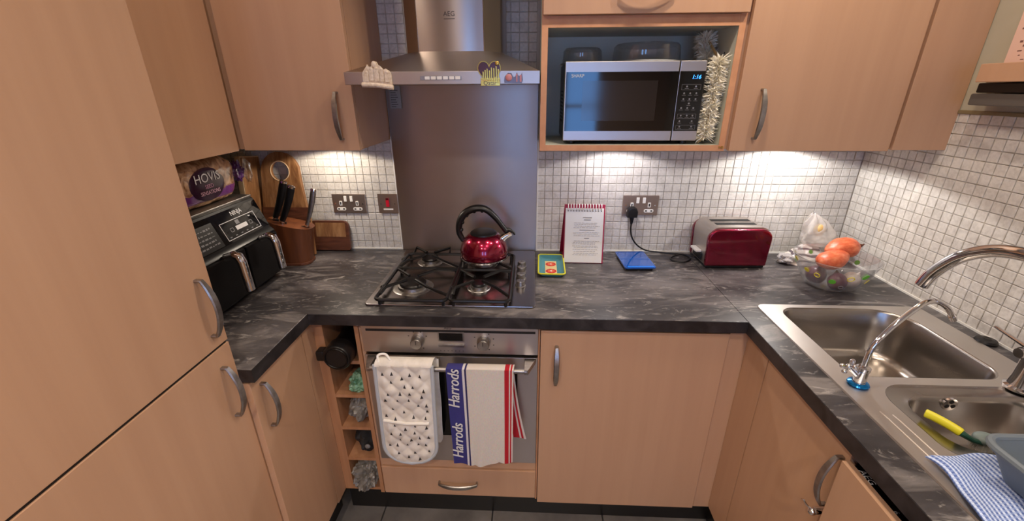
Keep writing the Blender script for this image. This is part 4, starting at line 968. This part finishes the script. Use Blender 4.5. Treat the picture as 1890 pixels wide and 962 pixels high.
# spoon rest
t = T('spoon_rest', 'small turquoise ceramic tray with a yellow rim and red flower pictures', 'tray', (0.060, -0.190, WT), rz=R(-1))
A = rrect(-0.040, -0.094, 0.040, 0.088, 0.010, 4); Bq = rrect(-0.052, -0.105, 0.052, 0.100, 0.014, 4)
td = t.part('dish', loft([(A, 0.0015), (Bq, 0.016), (inset(Bq, 0.004), 0.0165), (inset(A, 0.002), 0.0045)]), mat('turquoise_glaze', srgb(76,138,148), 0.2), sharp=50)
t.part('rim', G().tube([(a, b, 0.0165) for a, b in inset(Bq, 0.001)], 0.0034, 8, closed=True), mat('yellow_glaze', srgb(206,204,52), 0.25), td, 'yellow-green glazed rim')
t.part('picture_panel', G().box(-0.024, -0.084, 0.0046, 0.022, 0.052, 0.0052), mat('pale_print', srgb(218,196,140), 0.3), td)
redg = mat('red_print', srgb(196,34,40), 0.3)
for yy in (-0.050, 0.020):
    fl_ = t.part('flower_print', G().lathe([(0.021, 0.0052), (0.0205, 0.0060), (0.0, 0.0061)], (-0.001, yy, 0), 20), redg, td)
    g = G()
    for k in range(5):
        a = 2*PI*k/5; g.lathe([(0.005, 0.0061), (0.0, 0.0066)], (-0.001+0.010*math.cos(a), yy+0.010*math.sin(a), 0), 8)
    t.part('petals', g, mat('orange_print', srgb(236,120,70), 0.3), fl_)
    t.part('flower_centre', G().lathe([(0.0045, 0.0063), (0.0, 0.0069)], (-0.001, yy, 0), 10), M['white_plastic'], fl_)
# ---------------------------------------------------------------- bowl of vegetables
bx, by = 1.066, -0.312
t = T('vegetable_bowl', 'clear plastic bowl with green and yellow dots, holding vegetables', 'bowl', (bx, by, WT))
BP = [(0.0, 0.0015), (0.072, 0.0015), (0.081, 0.006), (0.096, 0.030), (0.115, 0.068), (0.131, 0.110)]
def brad(z):
    for (r0, z0_), (r1, z1_) in zip(BP[1:-1], BP[2:]):
        if z0_ <= z <= z1_: return r0+(r1-r0)*(z-z0_)/(z1_-z0_)
    return BP[-1][0]
bw = t.part('bowl', G().lathe(BP+[(0.1285, 0.110), (0.112, 0.068), (0.093, 0.031), (0.077, 0.008), (0.0, 0.0045)], n=48), clearmat('bowl_plastic', (0.94, 0.94, 0.95), 0.06, 0.045))
t.part('rim', G().lathe([(0.1285, 0.109), (0.1325, 0.1095), (0.1325, 0.1120), (0.1285, 0.1122)], n=48), M['clear_soft'], bw)
yel = mat('yellow_dot', srgb(226,210,50), 0.35); gre = mat('green_dot', srgb(110,200,60), 0.35)
def dot(ang, z, r, m, hollow=False):
    a = R(ang); rd = brad(z)+0.0008; c = Vector((rd*math.cos(a), rd*math.sin(a), z)); tn = Vector((-math.sin(a), math.cos(a), 0))
    sl = Vector((0.0187*math.cos(a), 0.0187*math.sin(a), 0.035)).normalized(); nn = tn.cross(sl)
    if nn.dot(c) < 0: nn = -nn
    pts = [c+tn*(r*math.cos(q))+sl*(r*math.sin(q)) for q in [2*PI*i/20 for i in range(20)]]
    g = G()
    if hollow: g.tube(pts, 0.0013, 6, closed=True)
    else: g.add(pts+[p+nn*0.0006 for p in pts], [tuple(range(20)), tuple(range(39, 19, -1))]+[(i, (i+1) % 20, 20+(i+1) % 20, 20+i) for i in range(20)])
    t.part('dot', g, m, bw)
for a, z, r, m, h in ((172, 0.094, 0.0095, yel, 0), (158, 0.076, 0.0090, gre, 0), (136, 0.090, 0.0095, yel, 0), (196, 0.070, 0.0095, yel, 0), (214, 0.062, 0.009, yel, 1), (238, 0.050, 0.0105, gre, 0), (262, 0.070, 0.010, yel, 1), (284, 0.078, 0.0115, gre, 0), (306, 0.048, 0.0105, yel, 0), (255, 0.030, 0.007, M['print_dim'], 1), (330, 0.085, 0.010, M['print_dim'], 1), (20, 0.07, 0.009, gre, 0), (60, 0.06, 0.009, yel, 0), (95, 0.08, 0.008, gre, 0)): dot(a, z, r, m, h)
def veg(name, label, cat, c, r, m, seed, rot=(0,0,0), stem=None, group=None):
    E_ = Matrix.Translation(c) @ (Matrix.Rotation(rot[2], 4, 'Z') @ Matrix.Rotation(rot[1], 4, 'Y') @ Matrix.Rotation(rot[0], 4, 'X'))
    th = T(name, label, cat, c, group=group, rot=rot)
    g = G().ell((0,0,0), r, 28, 18, lambda p: Vector((p.x, p.y*(1-0.28*max(0, p.x/r[0])**2), p.z*(1-0.28*max(0, p.x/r[0])**2)))*(1+0.16*mnoise.noise(p*16+Vector((seed, 0, 0)))+0.04*mnoise.noise(p*60+Vector((seed, 3, 0)))))
    th.part('flesh', g, m, sharp=80)
    if stem: th.part('stem', G().tube([(r[0]*0.93, 0, 0), (r[0]*1.08, 0, 0.001), (r[0]*1.22, 0.003, 0.003)], [0.008, 0.0035, 0.0015], 8), stem)
    return th
org = noise_col(mat('sweet_potato_skin', srgb(206,100,62), 0.42), [(0.3, srgb(176,72,40)), (0.5, srgb(206,98,60)), (0.72, srgb(222,132,92))], (38,70,70), 1.0, 6, bump=0.5)
brn = mat('dry_stem', srgb(90,50,30), 0.8)
veg('sweet_potato', 'orange sweet potato at the front of the dotted bowl', 'vegetable', (bx-0.020, by-0.018, WT+0.106), (0.072, 0.040, 0.032), org, 1.0, (0, R(-4), R(26)), brn)
veg('sweet_potato', 'larger orange sweet potato on top at the back of the dotted bowl', 'vegetable', (bx+0.048, by+0.044, WT+0.124), (0.068, 0.042, 0.036), org, 5.0, (0, R(-6), R(8)), brn)
pur = noise_col(mat('red_onion_skin', srgb(96,44,62), 0.35), [(0.3, srgb(78,32,50)), (0.7, srgb(118,60,76))], (10,60,60), 1.0, 4)
veg('red_onion', 'dark red onion at the left in the bottom of the dotted bowl', 'vegetable', (bx-0.052, by+0.002, WT+0.040), (0.033, 0.033, 0.031), pur, 9.0, (0, R(-50), 0), brn)
veg('red_onion', 'dark red onion near the front inside the dotted bowl', 'vegetable', (bx-0.013, by-0.053, WT+0.037), (0.031, 0.031, 0.029), pur, 12.0, (0, R(-70), R(100)), brn)
whi = noise_col(mat('garlic_skin', srgb(214,200,190), 0.5), [(0.3, srgb(196,176,168)), (0.7, srgb(228,218,208))], (60,10,60), 1.0, 4)
veg('garlic_bulb', 'pale garlic bulb at the front of the dotted bowl', 'vegetable', (bx+0.050, by-0.035, WT+0.036), (0.030, 0.029, 0.027), whi, 15.0, (0, R(-60), R(-60)), whi)
# bread bags behind the bowl
film = noise_col(mat('crinkled_clear_bag', srgb(226,214,200), 0.18, 0.0, Coat_Weight=0.6), [(0.35, srgb(188,158,124)), (0.55, srgb(224,208,190)), (0.75, srgb(242,236,230))], (22,22,22), 1.0, 5, bump=0.5)
stripe = mat('striped_bag', srgb(210,200,192), 0.3); N_, L_, b_ = nodes(stripe)
tc = N_.new('ShaderNodeTexCoord'); wv = N_.new('ShaderNodeTexWave'); wv.bands_direction = 'Z'; wv.inputs['Scale'].default_value = 16; wv.inputs['Distortion'].default_value = 2.5; wv.inputs['Detail'].default_value = 2; L_.new(tc.outputs['Object'], wv.inputs['Vector'])
cr = N_.new('ShaderNodeValToRGB'); cr.color_ramp.elements[0].color = srgb(92,80,88); cr.color_ramp.elements[1].color = srgb(222,212,204); cr.color_ramp.elements[0].position = 0.15; cr.color_ramp.elements[1].position = 0.4; L_.new(wv.outputs['Fac'], cr.inputs[0]); L_.new(cr.outputs[0], b_.inputs['Base Color'])
def pleated(c, r, h, tilt, seed, n=64, m=26, tw=1.2, floor=None):
    g = G(); o = Vector((seed, seed*2, 0))
    def fn(u, v):
        a = 2*PI*u+tw*v*v; q = Vector((math.cos(2*PI*u), math.sin(2*PI*u), v*1.6))
        rr_ = (1-v**1.5)**0.75+0.07; rr_ *= 1+0.16*mnoise.noise(q*1.7+o)+0.18*v*math.sin(7*2*PI*u+4*v)+0.10*abs(mnoise.noise(q*5+o))
        z = h*v*(1+0.10*mnoise.noise(q*2.2-o)); p = Vector((c[0]+r[0]*rr_*math.cos(a)+tilt[0]*v, c[1]+r[1]*rr_*math.sin(a)+tilt[1]*v, c[2]+z))
        return p
    g.grid(fn, n, m); k = len(g.v); g.v.append((c[0], c[1], c[2])); g.f += [(k, i+1, i) for i in range(n)]
    return g
def filmmat(name, col, alpha):
    m = mat(name, col, 0.15, 0.0, Coat_Weight=0.7, Coat_Roughness=0.05, Alpha=alpha); return noise_col(m, [(0.35, tuple(x*0.8 for x in col[:3])+(1,)), (0.65, col)], (30,30,30), 1.0, 5, bump=0.6)
t = T('bread_bag', 'crumpled striped plastic food bag in the corner behind the dotted bowl', 'bag', (1.09, -0.09, WT), world=True)
t.part('bag', pleated((1.090, -0.100, WT+0.001), (0.078, 0.052), 0.078, (0.03, 0.02), 3.0, tw=0.5), stripe, sharp=40)
t.part('loose_end', G().crumple((1.026, -0.112, WT+0.020), (0.036, 0.028, 0.019), 8.0, 0.40, 4, 1.8, WT+0.001), filmmat('grey_white_film', srgb(196,190,190), 0.9), sharp=30)
t = T('bread_bag', 'clear plastic bag with a bread roll lying on the striped bag in the corner', 'bag', (1.165, -0.075, WT+0.08), world=True)
t.part('bag', pleated((1.168, -0.076, WT+0.074), (0.072, 0.042), 0.122, (-0.055, 0.010), 5.0, tw=1.6), filmmat('clear_crinkled_film', srgb(236,228,222), 0.55), sharp=40)
t.part('side_tuft', G().crumple((1.225, -0.110, WT+0.060), (0.024, 0.018, 0.026), 6.0, 0.5, 4, 1.8), filmmat('side_film', srgb(206,190,190), 0.7), sharp=30)
t.part('bread_roll', G().ell((1.138, -0.085, WT+0.135), (0.022, 0.018, 0.026), 16, 10), noise_col(mat('bread_roll', srgb(214,172,100), 0.6), [(0.3, srgb(200,152,80)), (0.7, srgb(226,192,130))], (40,40,40), 1.0, 4))

# ---------------------------------------------------------------- left corner
# air fryer
t = T('air_fryer', 'black dual-drawer air fryer with chrome handles on the left worktop', 'air fryer', (-1.14, -0.48, WT), world=True)
pf = [(-1.310, 0.930), (-0.992, 0.930), (-0.984, 0.945), (-0.984, 1.095), (-0.999, 1.108), (-1.040, 1.216), (-1.052, 1.222), (-1.310, 1.222)]
bd = t.part('body', G().prism([(a, b) for a, b in pf], 'y', -0.670, -0.290, 0.006, 2), M['black_satin'])
t.part('foot_base', G().box(-1.30, -0.655, WT+0.001, -1.01, -0.305, 0.931, 0.004), M['black_plastic'])
t.part('top_trim', G().box(-1.30, -0.672, 1.2195, -1.047, -0.288, 1.2265, 0.002), M['nickel'], bd, 'silver trim along the top')
fx = Vector((0, 1, 0)); fu = Vector((-0.041, 0, 0.108)).normalized(); fn = fx.cross(fu)
def panel(y0, y1, s0, s1, o, th):
    b0 = Vector((-0.999, 0, 1.108)); g = G(); n_ = Vector((0.108, 0, 0.041)).normalized()
    vs = []
    for oo in (o, o+th):
        for y, s in ((y0, s0), (y1, s0), (y1, s1), (y0, s1)): p = b0+fu*s+n_*oo; vs.append((p.x, y, p.z))
    return g.add(vs, [(0,1,2,3), (7,6,5,4), (0,4,5,1), (1,5,6,2), (2,6,7,3), (3,7,4,0)])
def pm(y, s, o=0.0022):
    n_ = Vector((0.108, 0, 0.041)).normalized(); p = Vector((-0.999, 0, 1.108))+fu*s+n_*o; return frame((p.x, y, p.z), (0,1,0), fu)
fcp = t.part('control_panel', panel(-0.665, -0.295, 0.006, 0.108, 0.0003, 0.0012), M['black_gloss'], bd)
g = G(); 
for a in ((-0.510, -0.335, 0.014, 0.0158), (-0.510, -0.335, 0.0722, 0.074), (-0.510, -0.5082, 0.014, 0.074), (-0.3368, -0.335, 0.014, 0.074)): g2 = panel(a[0], a[1], a[2], a[3], 0.0015, 0.0005); g.add(g2.v, g2.f)
t.part('display_border', g, M['print_light'], fcp)
g = panel(-0.450, -0.392, 0.036, 0.050, 0.0015, 0.0006)
t.part('touch_bar', g, M['print_light'], fcp)
g = G()
for k in range(6): g2 = panel(-0.497+k*0.028, -0.488+k*0.028, 0.021, 0.024, 0.0015, 0.0004); g.add(g2.v, g2.f)
for (a, b, c, d) in ((-0.478, -0.462, 0.036, 0.038), (-0.478, -0.462, 0.048, 0.050), (-0.380, -0.364, 0.036, 0.038), (-0.380, -0.364, 0.048, 0.050), (-0.478, -0.476, 0.036, 0.050), (-0.464, -0.462, 0.036, 0.050), (-0.380, -0.378, 0.036, 0.050), (-0.366, -0.364, 0.036, 0.050)): g2 = panel(a, b, c, d, 0.0015, 0.0004); g.add(g2.v, g2.f)
g2 = panel(-0.440, -0.422, 0.054, 0.068, 0.0015, 0.0004); g.add(g2.v, g2.f)
t.part('button_marks', g, M['print_dim'], fcp)
t.text('lettering', 'NINJA', 0.021, M['print_light'], pm(-0.412, 0.091), fcp)
bpn = t.part('temperature_board', panel(-0.663, -0.535, 0.008, 0.090, 0.0015, 0.001), M['black_plastic'], fcp)
g = G(); rr = random.Random(9)
for k in range(5):
    x = -0.652
    while x < -0.55:
        w = rr.uniform(0.004, 0.013); s0 = 0.020+k*0.013; g2 = panel(x, x+w, s0+rr.uniform(0, .002), s0+0.0035+rr.uniform(0, .003), 0.0025, 0.0004); g.add(g2.v, g2.f); x += w+0.004
t.part('chalk_marks', g, M['print_dim'], bpn)
for y0, y1 in ((-0.664, -0.484), (-0.476, -0.296)):
    d = t.part('drawer', G().box(-0.986, y0, 0.938, -0.976, y1, 1.090, 0.004), M['black_satin'], bd)
    yc = (y0+y1)/2
    t.part('handle', G().tube([(-0.978, yc, 1.092), (-0.950, yc, 1.101), (-0.936, yc, 1.096), (-0.929, yc, 1.078), (-0.924, yc, 0.980)], [0.013, 0.013, 0.0135, 0.0135, 0.0125], 14, flat=1.15), M['chrome'], d, 'long chrome bar handle')
# loaf in its bag on the fryer
def breadmat():
    m = mat('printed_bread_bag', srgb(150,110,80), 0.12, 0.0, Coat_Weight=0.8, Coat_Roughness=0.05); N, L, b = nodes(m)
    tc = N.new('ShaderNodeTexCoord'); sp = N.new('ShaderNodeSeparateXYZ'); L.new(tc.outputs['Object'], sp.inputs[0])
    n = N.new('ShaderNodeTexNoise'); n.inputs['Scale'].default_value = 30; n.inputs['Detail'].default_value = 5; n.inputs['Distortion'].default_value = 1.2; L.new(tc.outputs['Object'], n.inputs['Vector'])
    c = N.new('ShaderNodeValToRGB'); c.color_ramp.elements[0].color = srgb(112,70,44); c.color_ramp.elements[1].color = srgb(208,170,136); c.color_ramp.elements[0].position = 0.35; c.color_ramp.elements[1].position = 0.68; L.new(n.outputs['Fac'], c.inputs[0])
    ma = N.new('ShaderNodeMath'); ma.operation = 'MULTIPLY_ADD'; ma.inputs[1].default_value = 0.03; ma.inputs[2].default_value = 0.035; L.new(n.outputs['Fac'], ma.inputs[0])
    lt = N.new('ShaderNodeMath'); lt.operation = 'LESS_THAN'; L.new(sp.outputs['Z'], lt.inputs[0]); L.new(ma.outputs[0], lt.inputs[1])
    gt = N.new('ShaderNodeMath'); gt.operation = 'GREATER_THAN'; gt.inputs[1].default_value = 0.020; L.new(sp.outputs['Z'], gt.inputs[0])
    an = N.new('ShaderNodeMath'); an.operation = 'MULTIPLY'; L.new(lt.outputs[0], an.inputs[0]); L.new(gt.outputs[0], an.inputs[1])
    mx = N.new('ShaderNodeMix'); mx.data_type = 'RGBA'; mx.inputs[7].default_value = srgb(96,38,110); L.new(c.outputs[0], mx.inputs[6]); L.new(an.outputs[0], mx.inputs[0]); L.new(mx.outputs[2], b.inputs['Base Color'])
    bp = N.new('ShaderNodeBump'); bp.inputs['Strength'].default_value = 0.5; bp.inputs['Distance'].default_value = 0.006; n2 = N.new('ShaderNodeTexNoise'); n2.inputs['Scale'].default_value = 22; n2.inputs['Detail'].default_value = 3; n2.inputs['Distortion'].default_value = 2; L.new(tc.outputs['Object'], n2.inputs['Vector']); L.new(n2.outputs['Fac'], bp.inputs['Height']); L.new(bp.outputs[0], b.inputs['Coat Normal'])
    return m
t = T('bread_loaf', 'wrapped loaf in a clear and purple printed bag on top of the air fryer', 'bread', (-1.130, -0.455, 1.2275))
def loaf(p):
    e = 1+0.05*mnoise.noise(p*26)+0.03*mnoise.noise(p*70)
    return Vector((p.x*e, p.y*(1+0.03*mnoise.noise(p*20)), p.z*e))
bm = bmesh.new(); bmesh.ops.create_cube(bm, size=1.0); bmesh.ops.subdivide_edges(bm, edges=bm.edges[:], cuts=18, use_grid_fill=True)
for v in bm.verts:
    x, y, z = v.co*2
    k = 4.0; l = (abs(x)**k+abs(y)**k+abs(z)**k)**(1/k); q = Vector((x, y, z))/l
    q = Vector((q.x*0.068, q.y*0.162, q.z*0.075)); q = loaf(q); q.z += 0.0755
    if q.z < 0.001: q.z = 0.001
    v.co = q
bg_ = t.part('bag', G().bm(bm), breadmat(), sharp=60)
lm = mat('dark_purple_label', srgb(46,18,42), 0.15)
t.part('label_oval', G().ell((0.0672, -0.005, 0.072), (0.0045, 0.078, 0.052), 32, 12), lm, bg_)
t.text('lettering', 'HOVIS', 0.040, M['print_light'], frame((0.0724, -0.005, 0.092), (0,1,0), (0,0,1)), bg_)
t.text('lettering', 'SEED', 0.017, mat('pink_print', srgb(206,150,180), 0.4), frame((0.0724, -0.005, 0.065), (0,1,0), (0,0,1)), bg_)
t.text('lettering', 'SENSATIONS', 0.017, mat('pale_print2', srgb(214,170,190), 0.4), frame((0.0720, -0.005, 0.046), (0,1,0), (0,0,1)), bg_, sx=0.9)
t.part('twisted_end', G().crumple((0.035, 0.185, 0.080), (0.020, 0.022, 0.030), 2.0, 0.6, 4, 2.2), mat('purple_film', srgb(74,32,96), 0.15, 0.0, Coat_Weight=0.6), bg_, sharp=25)
t.part('clear_tail', G().crumple((0.060, 0.212, 0.078), (0.012, 0.014, 0.034), 4.0, 0.7, 3, 2.4), M['clear_soft'], bg_, sharp=25)
# chopping boards in the corner
walnut = noise_col(mat('acacia_wood', srgb(150,104,66), 0.45), [(0.3, srgb(104,66,40)), (0.5, srgb(140,98,62)), (0.72, srgb(172,130,90))], (7,7,1.2), 6.0, 6, dist=1.0)
darkw = noise_col(mat('dark_walnut', srgb(86,48,34), 0.4), [(0.3, srgb(70,38,28)), (0.7, srgb(110,66,46))], (2,14,14), 5.0, 5, dist=0.8)
pale = noise_col(mat('pale_beech', srgb(214,184,146), 0.5), [(0.3, srgb(204,172,134)), (0.7, srgb(222,194,158))], (20,20,2), 1.0, 4)
def leaning(name, label, loc, lean_deg, rz=0): return T(name, label, 'chopping board', loc, rot=(R(-lean_deg), 0, R(rz)))
t = leaning('chopping_board', 'tall acacia chopping board with a round hand hole leaning in the corner', (-1.070, -0.085, WT+0.0035), 8.5)
pts = [(-0.095, 0.0), (0.110, 0.0), (0.105, 0.15), (0.090, 0.25), (0.082, 0.32)]
for k in range(1, 14): a = R(5+170*k/13.0); pts.append((0.0+0.082*math.cos(a), 0.345+0.088*math.sin(a)))
pts += [(-0.083, 0.32), (-0.090, 0.22)]
hole = [(0.040*math.cos(2*PI*i/28), 0.355+0.040*math.sin(2*PI*i/28)) for i in range(28)]
tri = tessellate_polygon([[Vector((a, b, 0)) for a, b in pts], [Vector((a, b, 0)) for a, b in hole]]); al = pts+hole; n = len(al); m = len(pts)
g = G().add([(a, -0.009, b) for a, b in al]+[(a, 0.009, b) for a, b in al], [tuple(x) for x in tri]+[tuple(n+i for i in x)[::-1] for x in tri]+[(i, (i+1) % m, n+(i+1) % m, n+i) for i in range(m)]+[(m+i, m+(i+1) % 28, n+m+(i+1) % 28, n+m+i) for i in range(28)])
bb = t.part('board', g, walnut)
t.part('dark_band', G().box(-0.094, -0.0096, 0.0, 0.108, -0.0088, 0.205), darkw, bb)
t.part('hole_edge', G().tube([(a, -0.0085, b) for a, b in hole], 0.0022, 6, closed=True), pale, bb)
t = leaning('chopping_board', 'small dark walnut board leaning on the tiles behind the knife block', (-0.900, -0.030, WT+0.003), 7)
t.part('board', G().prism(rrect(-0.090, 0.0, 0.078, 0.134, [0.030, 0.012, 0.006, 0.012], 6), 'y', -0.008, 0.008, 0.003), darkw)
t.part('light_top', G().box(-0.070, -0.0088, 0.062, 0.062, -0.0078, 0.125), walnut)
t = leaning('chopping_board', 'pale wooden board seen edge-on behind the wrapped loaf', (-1.185, -0.112, WT+0.003), 7)
t.part('board', G().box(-0.012, -0.06, 0.0, 0.012, 0.06, 0.42, 0.003), pale)
t.part('edge_band', G().box(0.0118, -0.058, 0.004, 0.0132, 0.058, 0.416), walnut)
# knife block
kwood = noise_col(mat('knife_block_wood', srgb(150,84,46), 0.4), [(0.3, srgb(78,42,26)), (0.7, srgb(118,68,40))], (30,30,2), 1.0, 5)
t = T('knife_block', 'rounded wooden knife block holding three knives by the chopping boards', 'knife block', (-1.000, -0.165, WT), rz=R(6))
def kb(u, v):
    a = 2*PI*u; z = 0.012+0.176*v; rx, ry = 0.066+0.020*v, 0.048+0.008*v
    k = 2.6; c, s = math.cos(a), math.sin(a); q = (abs(c)**k+abs(s)**k)**(-1/k)
    x = rx*q*c+0.006*v; y = ry*q*s
    return (x, y, z-(0.028*(x/0.09)+0.02)*(v**3)*0.8)
g = G().grid(kb, 48, 16); nb = 49; g.f.append(tuple(range(16*nb, 17*nb-1))); g.f.append(tuple(range(0, 48))[::-1])
kbp = t.part('block', g, kwood, sharp=40)
t.part('base', G().prism(rrect(-0.068, -0.050, 0.068, 0.050, 0.035, 6), 'z', 0.0008, 0.012, 0.002), darkw, kbp)
g = G()
for sx_, sy_ in ((-0.044, -0.012), (-0.012, -0.022), (0.052, -0.012)): g.box(sx_-0.011, sy_-0.003, 0.150, sx_+0.011, sy_+0.003, 0.196-0.02-0.028*(sx_/0.09))
t.part('slots', g, M['dark'], kbp)
def knife(label, b0, tip, steel):
    th = T('kitchen_knife', label, 'knife', b0, world=True, group='knives in the wooden block')
    b0 = Vector(b0); tp = Vector(tip); d = (tp-b0)
    P = [b0+d*k+Vector((0.004*math.sin(PI*k), 0, 0)) for k in (0, 0.15, 0.4, 0.7, 0.9, 1.0)]
    hm = M['nickel'] if steel else M['black_plastic']
    h = th.part('handle', G().tube(P, [0.011, 0.0125, 0.0140, 0.0155, 0.0155, 0.0135] if not steel else [0.008, 0.008, 0.010, 0.012, 0.012, 0.010], 12, flat=0.62), hm)
    e = d.normalized()
    th.part('end_cap', G().tube([P[-1]-e*0.004, P[-1]+e*0.003, P[-1]+e*0.005], [0.0158, 0.0150, 0.010] if not steel else [0.0124, 0.011, 0.007], 12, flat=0.66), M['chrome'], h)
    th.part('bolster', G().tube([b0-e*0.008, b0+e*0.006], 0.0095 if not steel else 0.0072, 12, flat=0.66), M['chrome'], h)
    th.part('blade', G().box(b0.x-0.009, b0.y-0.0008, b0.z-0.060, b0.x+0.009, b0.y+0.0008, b0.z+0.002), M['chrome'], h)
knife('black-handled kitchen knife at the left of the knife block', (-1.045, -0.178, 1.106), (-0.985, -0.172, 1.248), False)
knife('black-handled kitchen knife in the middle of the knife block', (-1.012, -0.190, 1.096), (-0.950, -0.186, 1.232), False)
knife('slim steel-handled knife at the right of the knife block', (-0.925, -0.172, 1.074), (-0.876, -0.164, 1.216), True)

# ---------------------------------------------------------------- in the rack
t = T('drinks_flask', 'black insulated drinks flask lying in the top hole of the rack', 'flask', (-0.662, -0.45, RS[4]+0.013), world=True)
fz = RS[4]+0.013+0.0495
t.part('body', G().tube([(-0.662, -0.16, fz), (-0.662, -0.17, fz), (-0.662, -0.545, fz), (-0.662, -0.565, fz)], [0.036, 0.0415, 0.0415, 0.034], 28), M['black_satin'])
cpz = t.part('cap', G().tube([(-0.662, -0.560, fz), (-0.662, -0.568, fz), (-0.662, -0.612, fz), (-0.662, -0.618, fz), (-0.662, -0.619, fz)], [0.040, 0.0480, 0.0480, 0.044, 0.036], 32), M['black_plastic'])
t.part('cap_ring', G().tube([(-0.662+0.037*math.cos(a), -0.6195, fz+0.037*math.sin(a)) for a in [2*PI*i/32 for i in range(32)]], 0.003, 6, closed=True), M['black_satin'], cpz)
t.part('carry_loop', G().box(-0.735, -0.612, fz-0.018, -0.706, -0.575, fz+0.020, 0.006), M['black_plastic'], cpz)
green = noise_col(mat('green_film', srgb(120,170,135), 0.3), [(0.35, srgb(70,120,88)), (0.65, srgb(156,200,168))], (50,50,50), 1.0, 4, bump=0.4)
t = T('green_jar', 'small translucent green round jar at the back of the second rack hole', 'jar', (-0.650, -0.42, RS[3]+0.013), world=True)
t.part('jar', G().lathe([(0.0, 0.0), (0.026, 0.001), (0.028, 0.006), (0.028, 0.052), (0.022, 0.060), (0, 0.060)], (-0.642, -0.40, RS[3]+0.0132), 24), mat('green_glass', srgb(110,160,130), 0.1))
t.part('lid', G().tube([(-0.642, -0.44, RS[3]+0.085), (-0.642, -0.452, RS[3]+0.085)], 0.027, 24), mat('green_lid', srgb(132,172,146), 0.3))
t.part('lid_ring', G().tube([(-0.642+0.020*math.cos(a), -0.4535, RS[3]+0.085+0.020*math.sin(a)) for a in [2*PI*i/20 for i in range(20)]], 0.0018, 6, closed=True), mat('green_lid_ring', srgb(90,130,106), 0.3))
t.part('neck', G().lathe([(0.022, 0.060), (0.018, 0.066), (0.018, 0.100), (0, 0.101)], (-0.642, -0.415, RS[3]+0.0132), 20), mat('green_neck', srgb(110,160,130), 0.15))
single('plastic_wrap', G().crumple((-0.643, -0.515, RS[3]+0.013+0.028), (0.034, 0.040, 0.032), 21.0, 0.45, 4, 2.0, RS[3]+0.0135), green, 'crumpled pale green plastic packet in the second rack hole', 'packet', (-0.643, -0.515, RS[3]+0.013), sharp=25)
greyc = noise_col(mat('grey_carrier_bag', srgb(120,116,112), 0.35), [(0.3, srgb(84,80,78)), (0.7, srgb(150,146,140))], (30,30,30), 1.0, 4, bump=0.4)
single('carrier_bag', G().crumple((-0.650, -0.49, RS[2]+0.013+0.075), (0.042, 0.075, 0.050), 31.0, 0.45, 4, 1.9, RS[2]+0.0135), greyc, 'crumpled grey carrier bag in the third rack hole', 'bag', (-0.646, -0.45, RS[2]+0.013), sharp=25)
t = T('dark_pouch', 'dark pouch with a round white toggle in the fourth rack hole', 'pouch', (-0.655, -0.42, RS[1]+0.013), world=True)
t.part('pouch', G().crumple((-0.655, -0.475, RS[1]+0.013+0.060), (0.042, 0.085, 0.056), 41.0, 0.30, 4, 1.5, RS[1]+0.0135), mat('black_fabric', srgb(34,33,34), 0.8), sharp=30)
t.part('toggle', G().ell((-0.634, -0.565, RS[1]+0.078), (0.011, 0.007, 0.010), 12, 8), mat('pale_toggle', srgb(120,116,114), 0.4))
single('carrier_bag', G().crumple((-0.660, -0.520, RS[0]+0.013+0.058), (0.047, 0.075, 0.058), 51.0, 0.55, 5, 2.2, RS[0]+0.0135), greyc, 'crumpled grey carrier bag bulging from the bottom rack hole', 'bag', (-0.660, -0.52, RS[0]+0.013), sharp=25)

# ---------------------------------------------------------------- ledge on the right wall
t = T('wall_shelf', 'shallow beech ledge shelf fixed to the right wall above the sink', 'shelf', (1.24, -0.70, 1.588), world=True)
t.part('board', G().prism([(XR, -0.375), (1.205, -0.435), (1.195, -0.450), (1.195, -1.10), (XR, -1.10)], 'z', 1.590, 1.606, 0.001), M['wood'])
t.part('lip', G().box(1.1935, -1.10, 1.588, 1.2035, -0.443, 1.634, 0.002), M['wood'])
t.part('end_lip', G().prism([(XR, -0.378), (1.205, -0.437), (1.205, -0.447), (XR, -0.388)], 'z', 1.6065, 1.634), M['wood'])
single('wall_rail', G().box(1.222, -1.10, 1.561, XR-0.001, -0.425, 1.586, 0.003), M['black_plastic'], 'black rail directly below the beech ledge shelf', 'rail', (1.25, -0.75, 1.561))
single('wall_rail', G().box(1.216, -1.10, 1.528, XR-0.001, -0.420, 1.559, 0.004), mat('grey_rail', srgb(92,88,84), 0.45), 'grey rail under the black rail on the right wall', 'rail', (1.25, -0.75, 1.528))
t = T('patterned_card', 'pale pink card with small dark marks standing on the beech ledge', 'card', (1.25, -0.485, 1.607), world=True)
cd = t.part('card', G().box(1.247, -0.500, 1.607, 1.252, -0.446, 1.90, 0.0008), mat('pink_card', srgb(226,190,174), 0.6))
g = G(); rr = random.Random(7)
for k in range(26):
    y = -0.496+0.036*rr.random(); z = 1.62+k*0.0105; g.box(1.2465, y, z, 1.2471, y+rr.uniform(0.004, 0.012), z+rr.uniform(0.002, 0.005))
t.part('dark_marks', g, mat('brown_print', srgb(120,84,78), 0.6), cd)
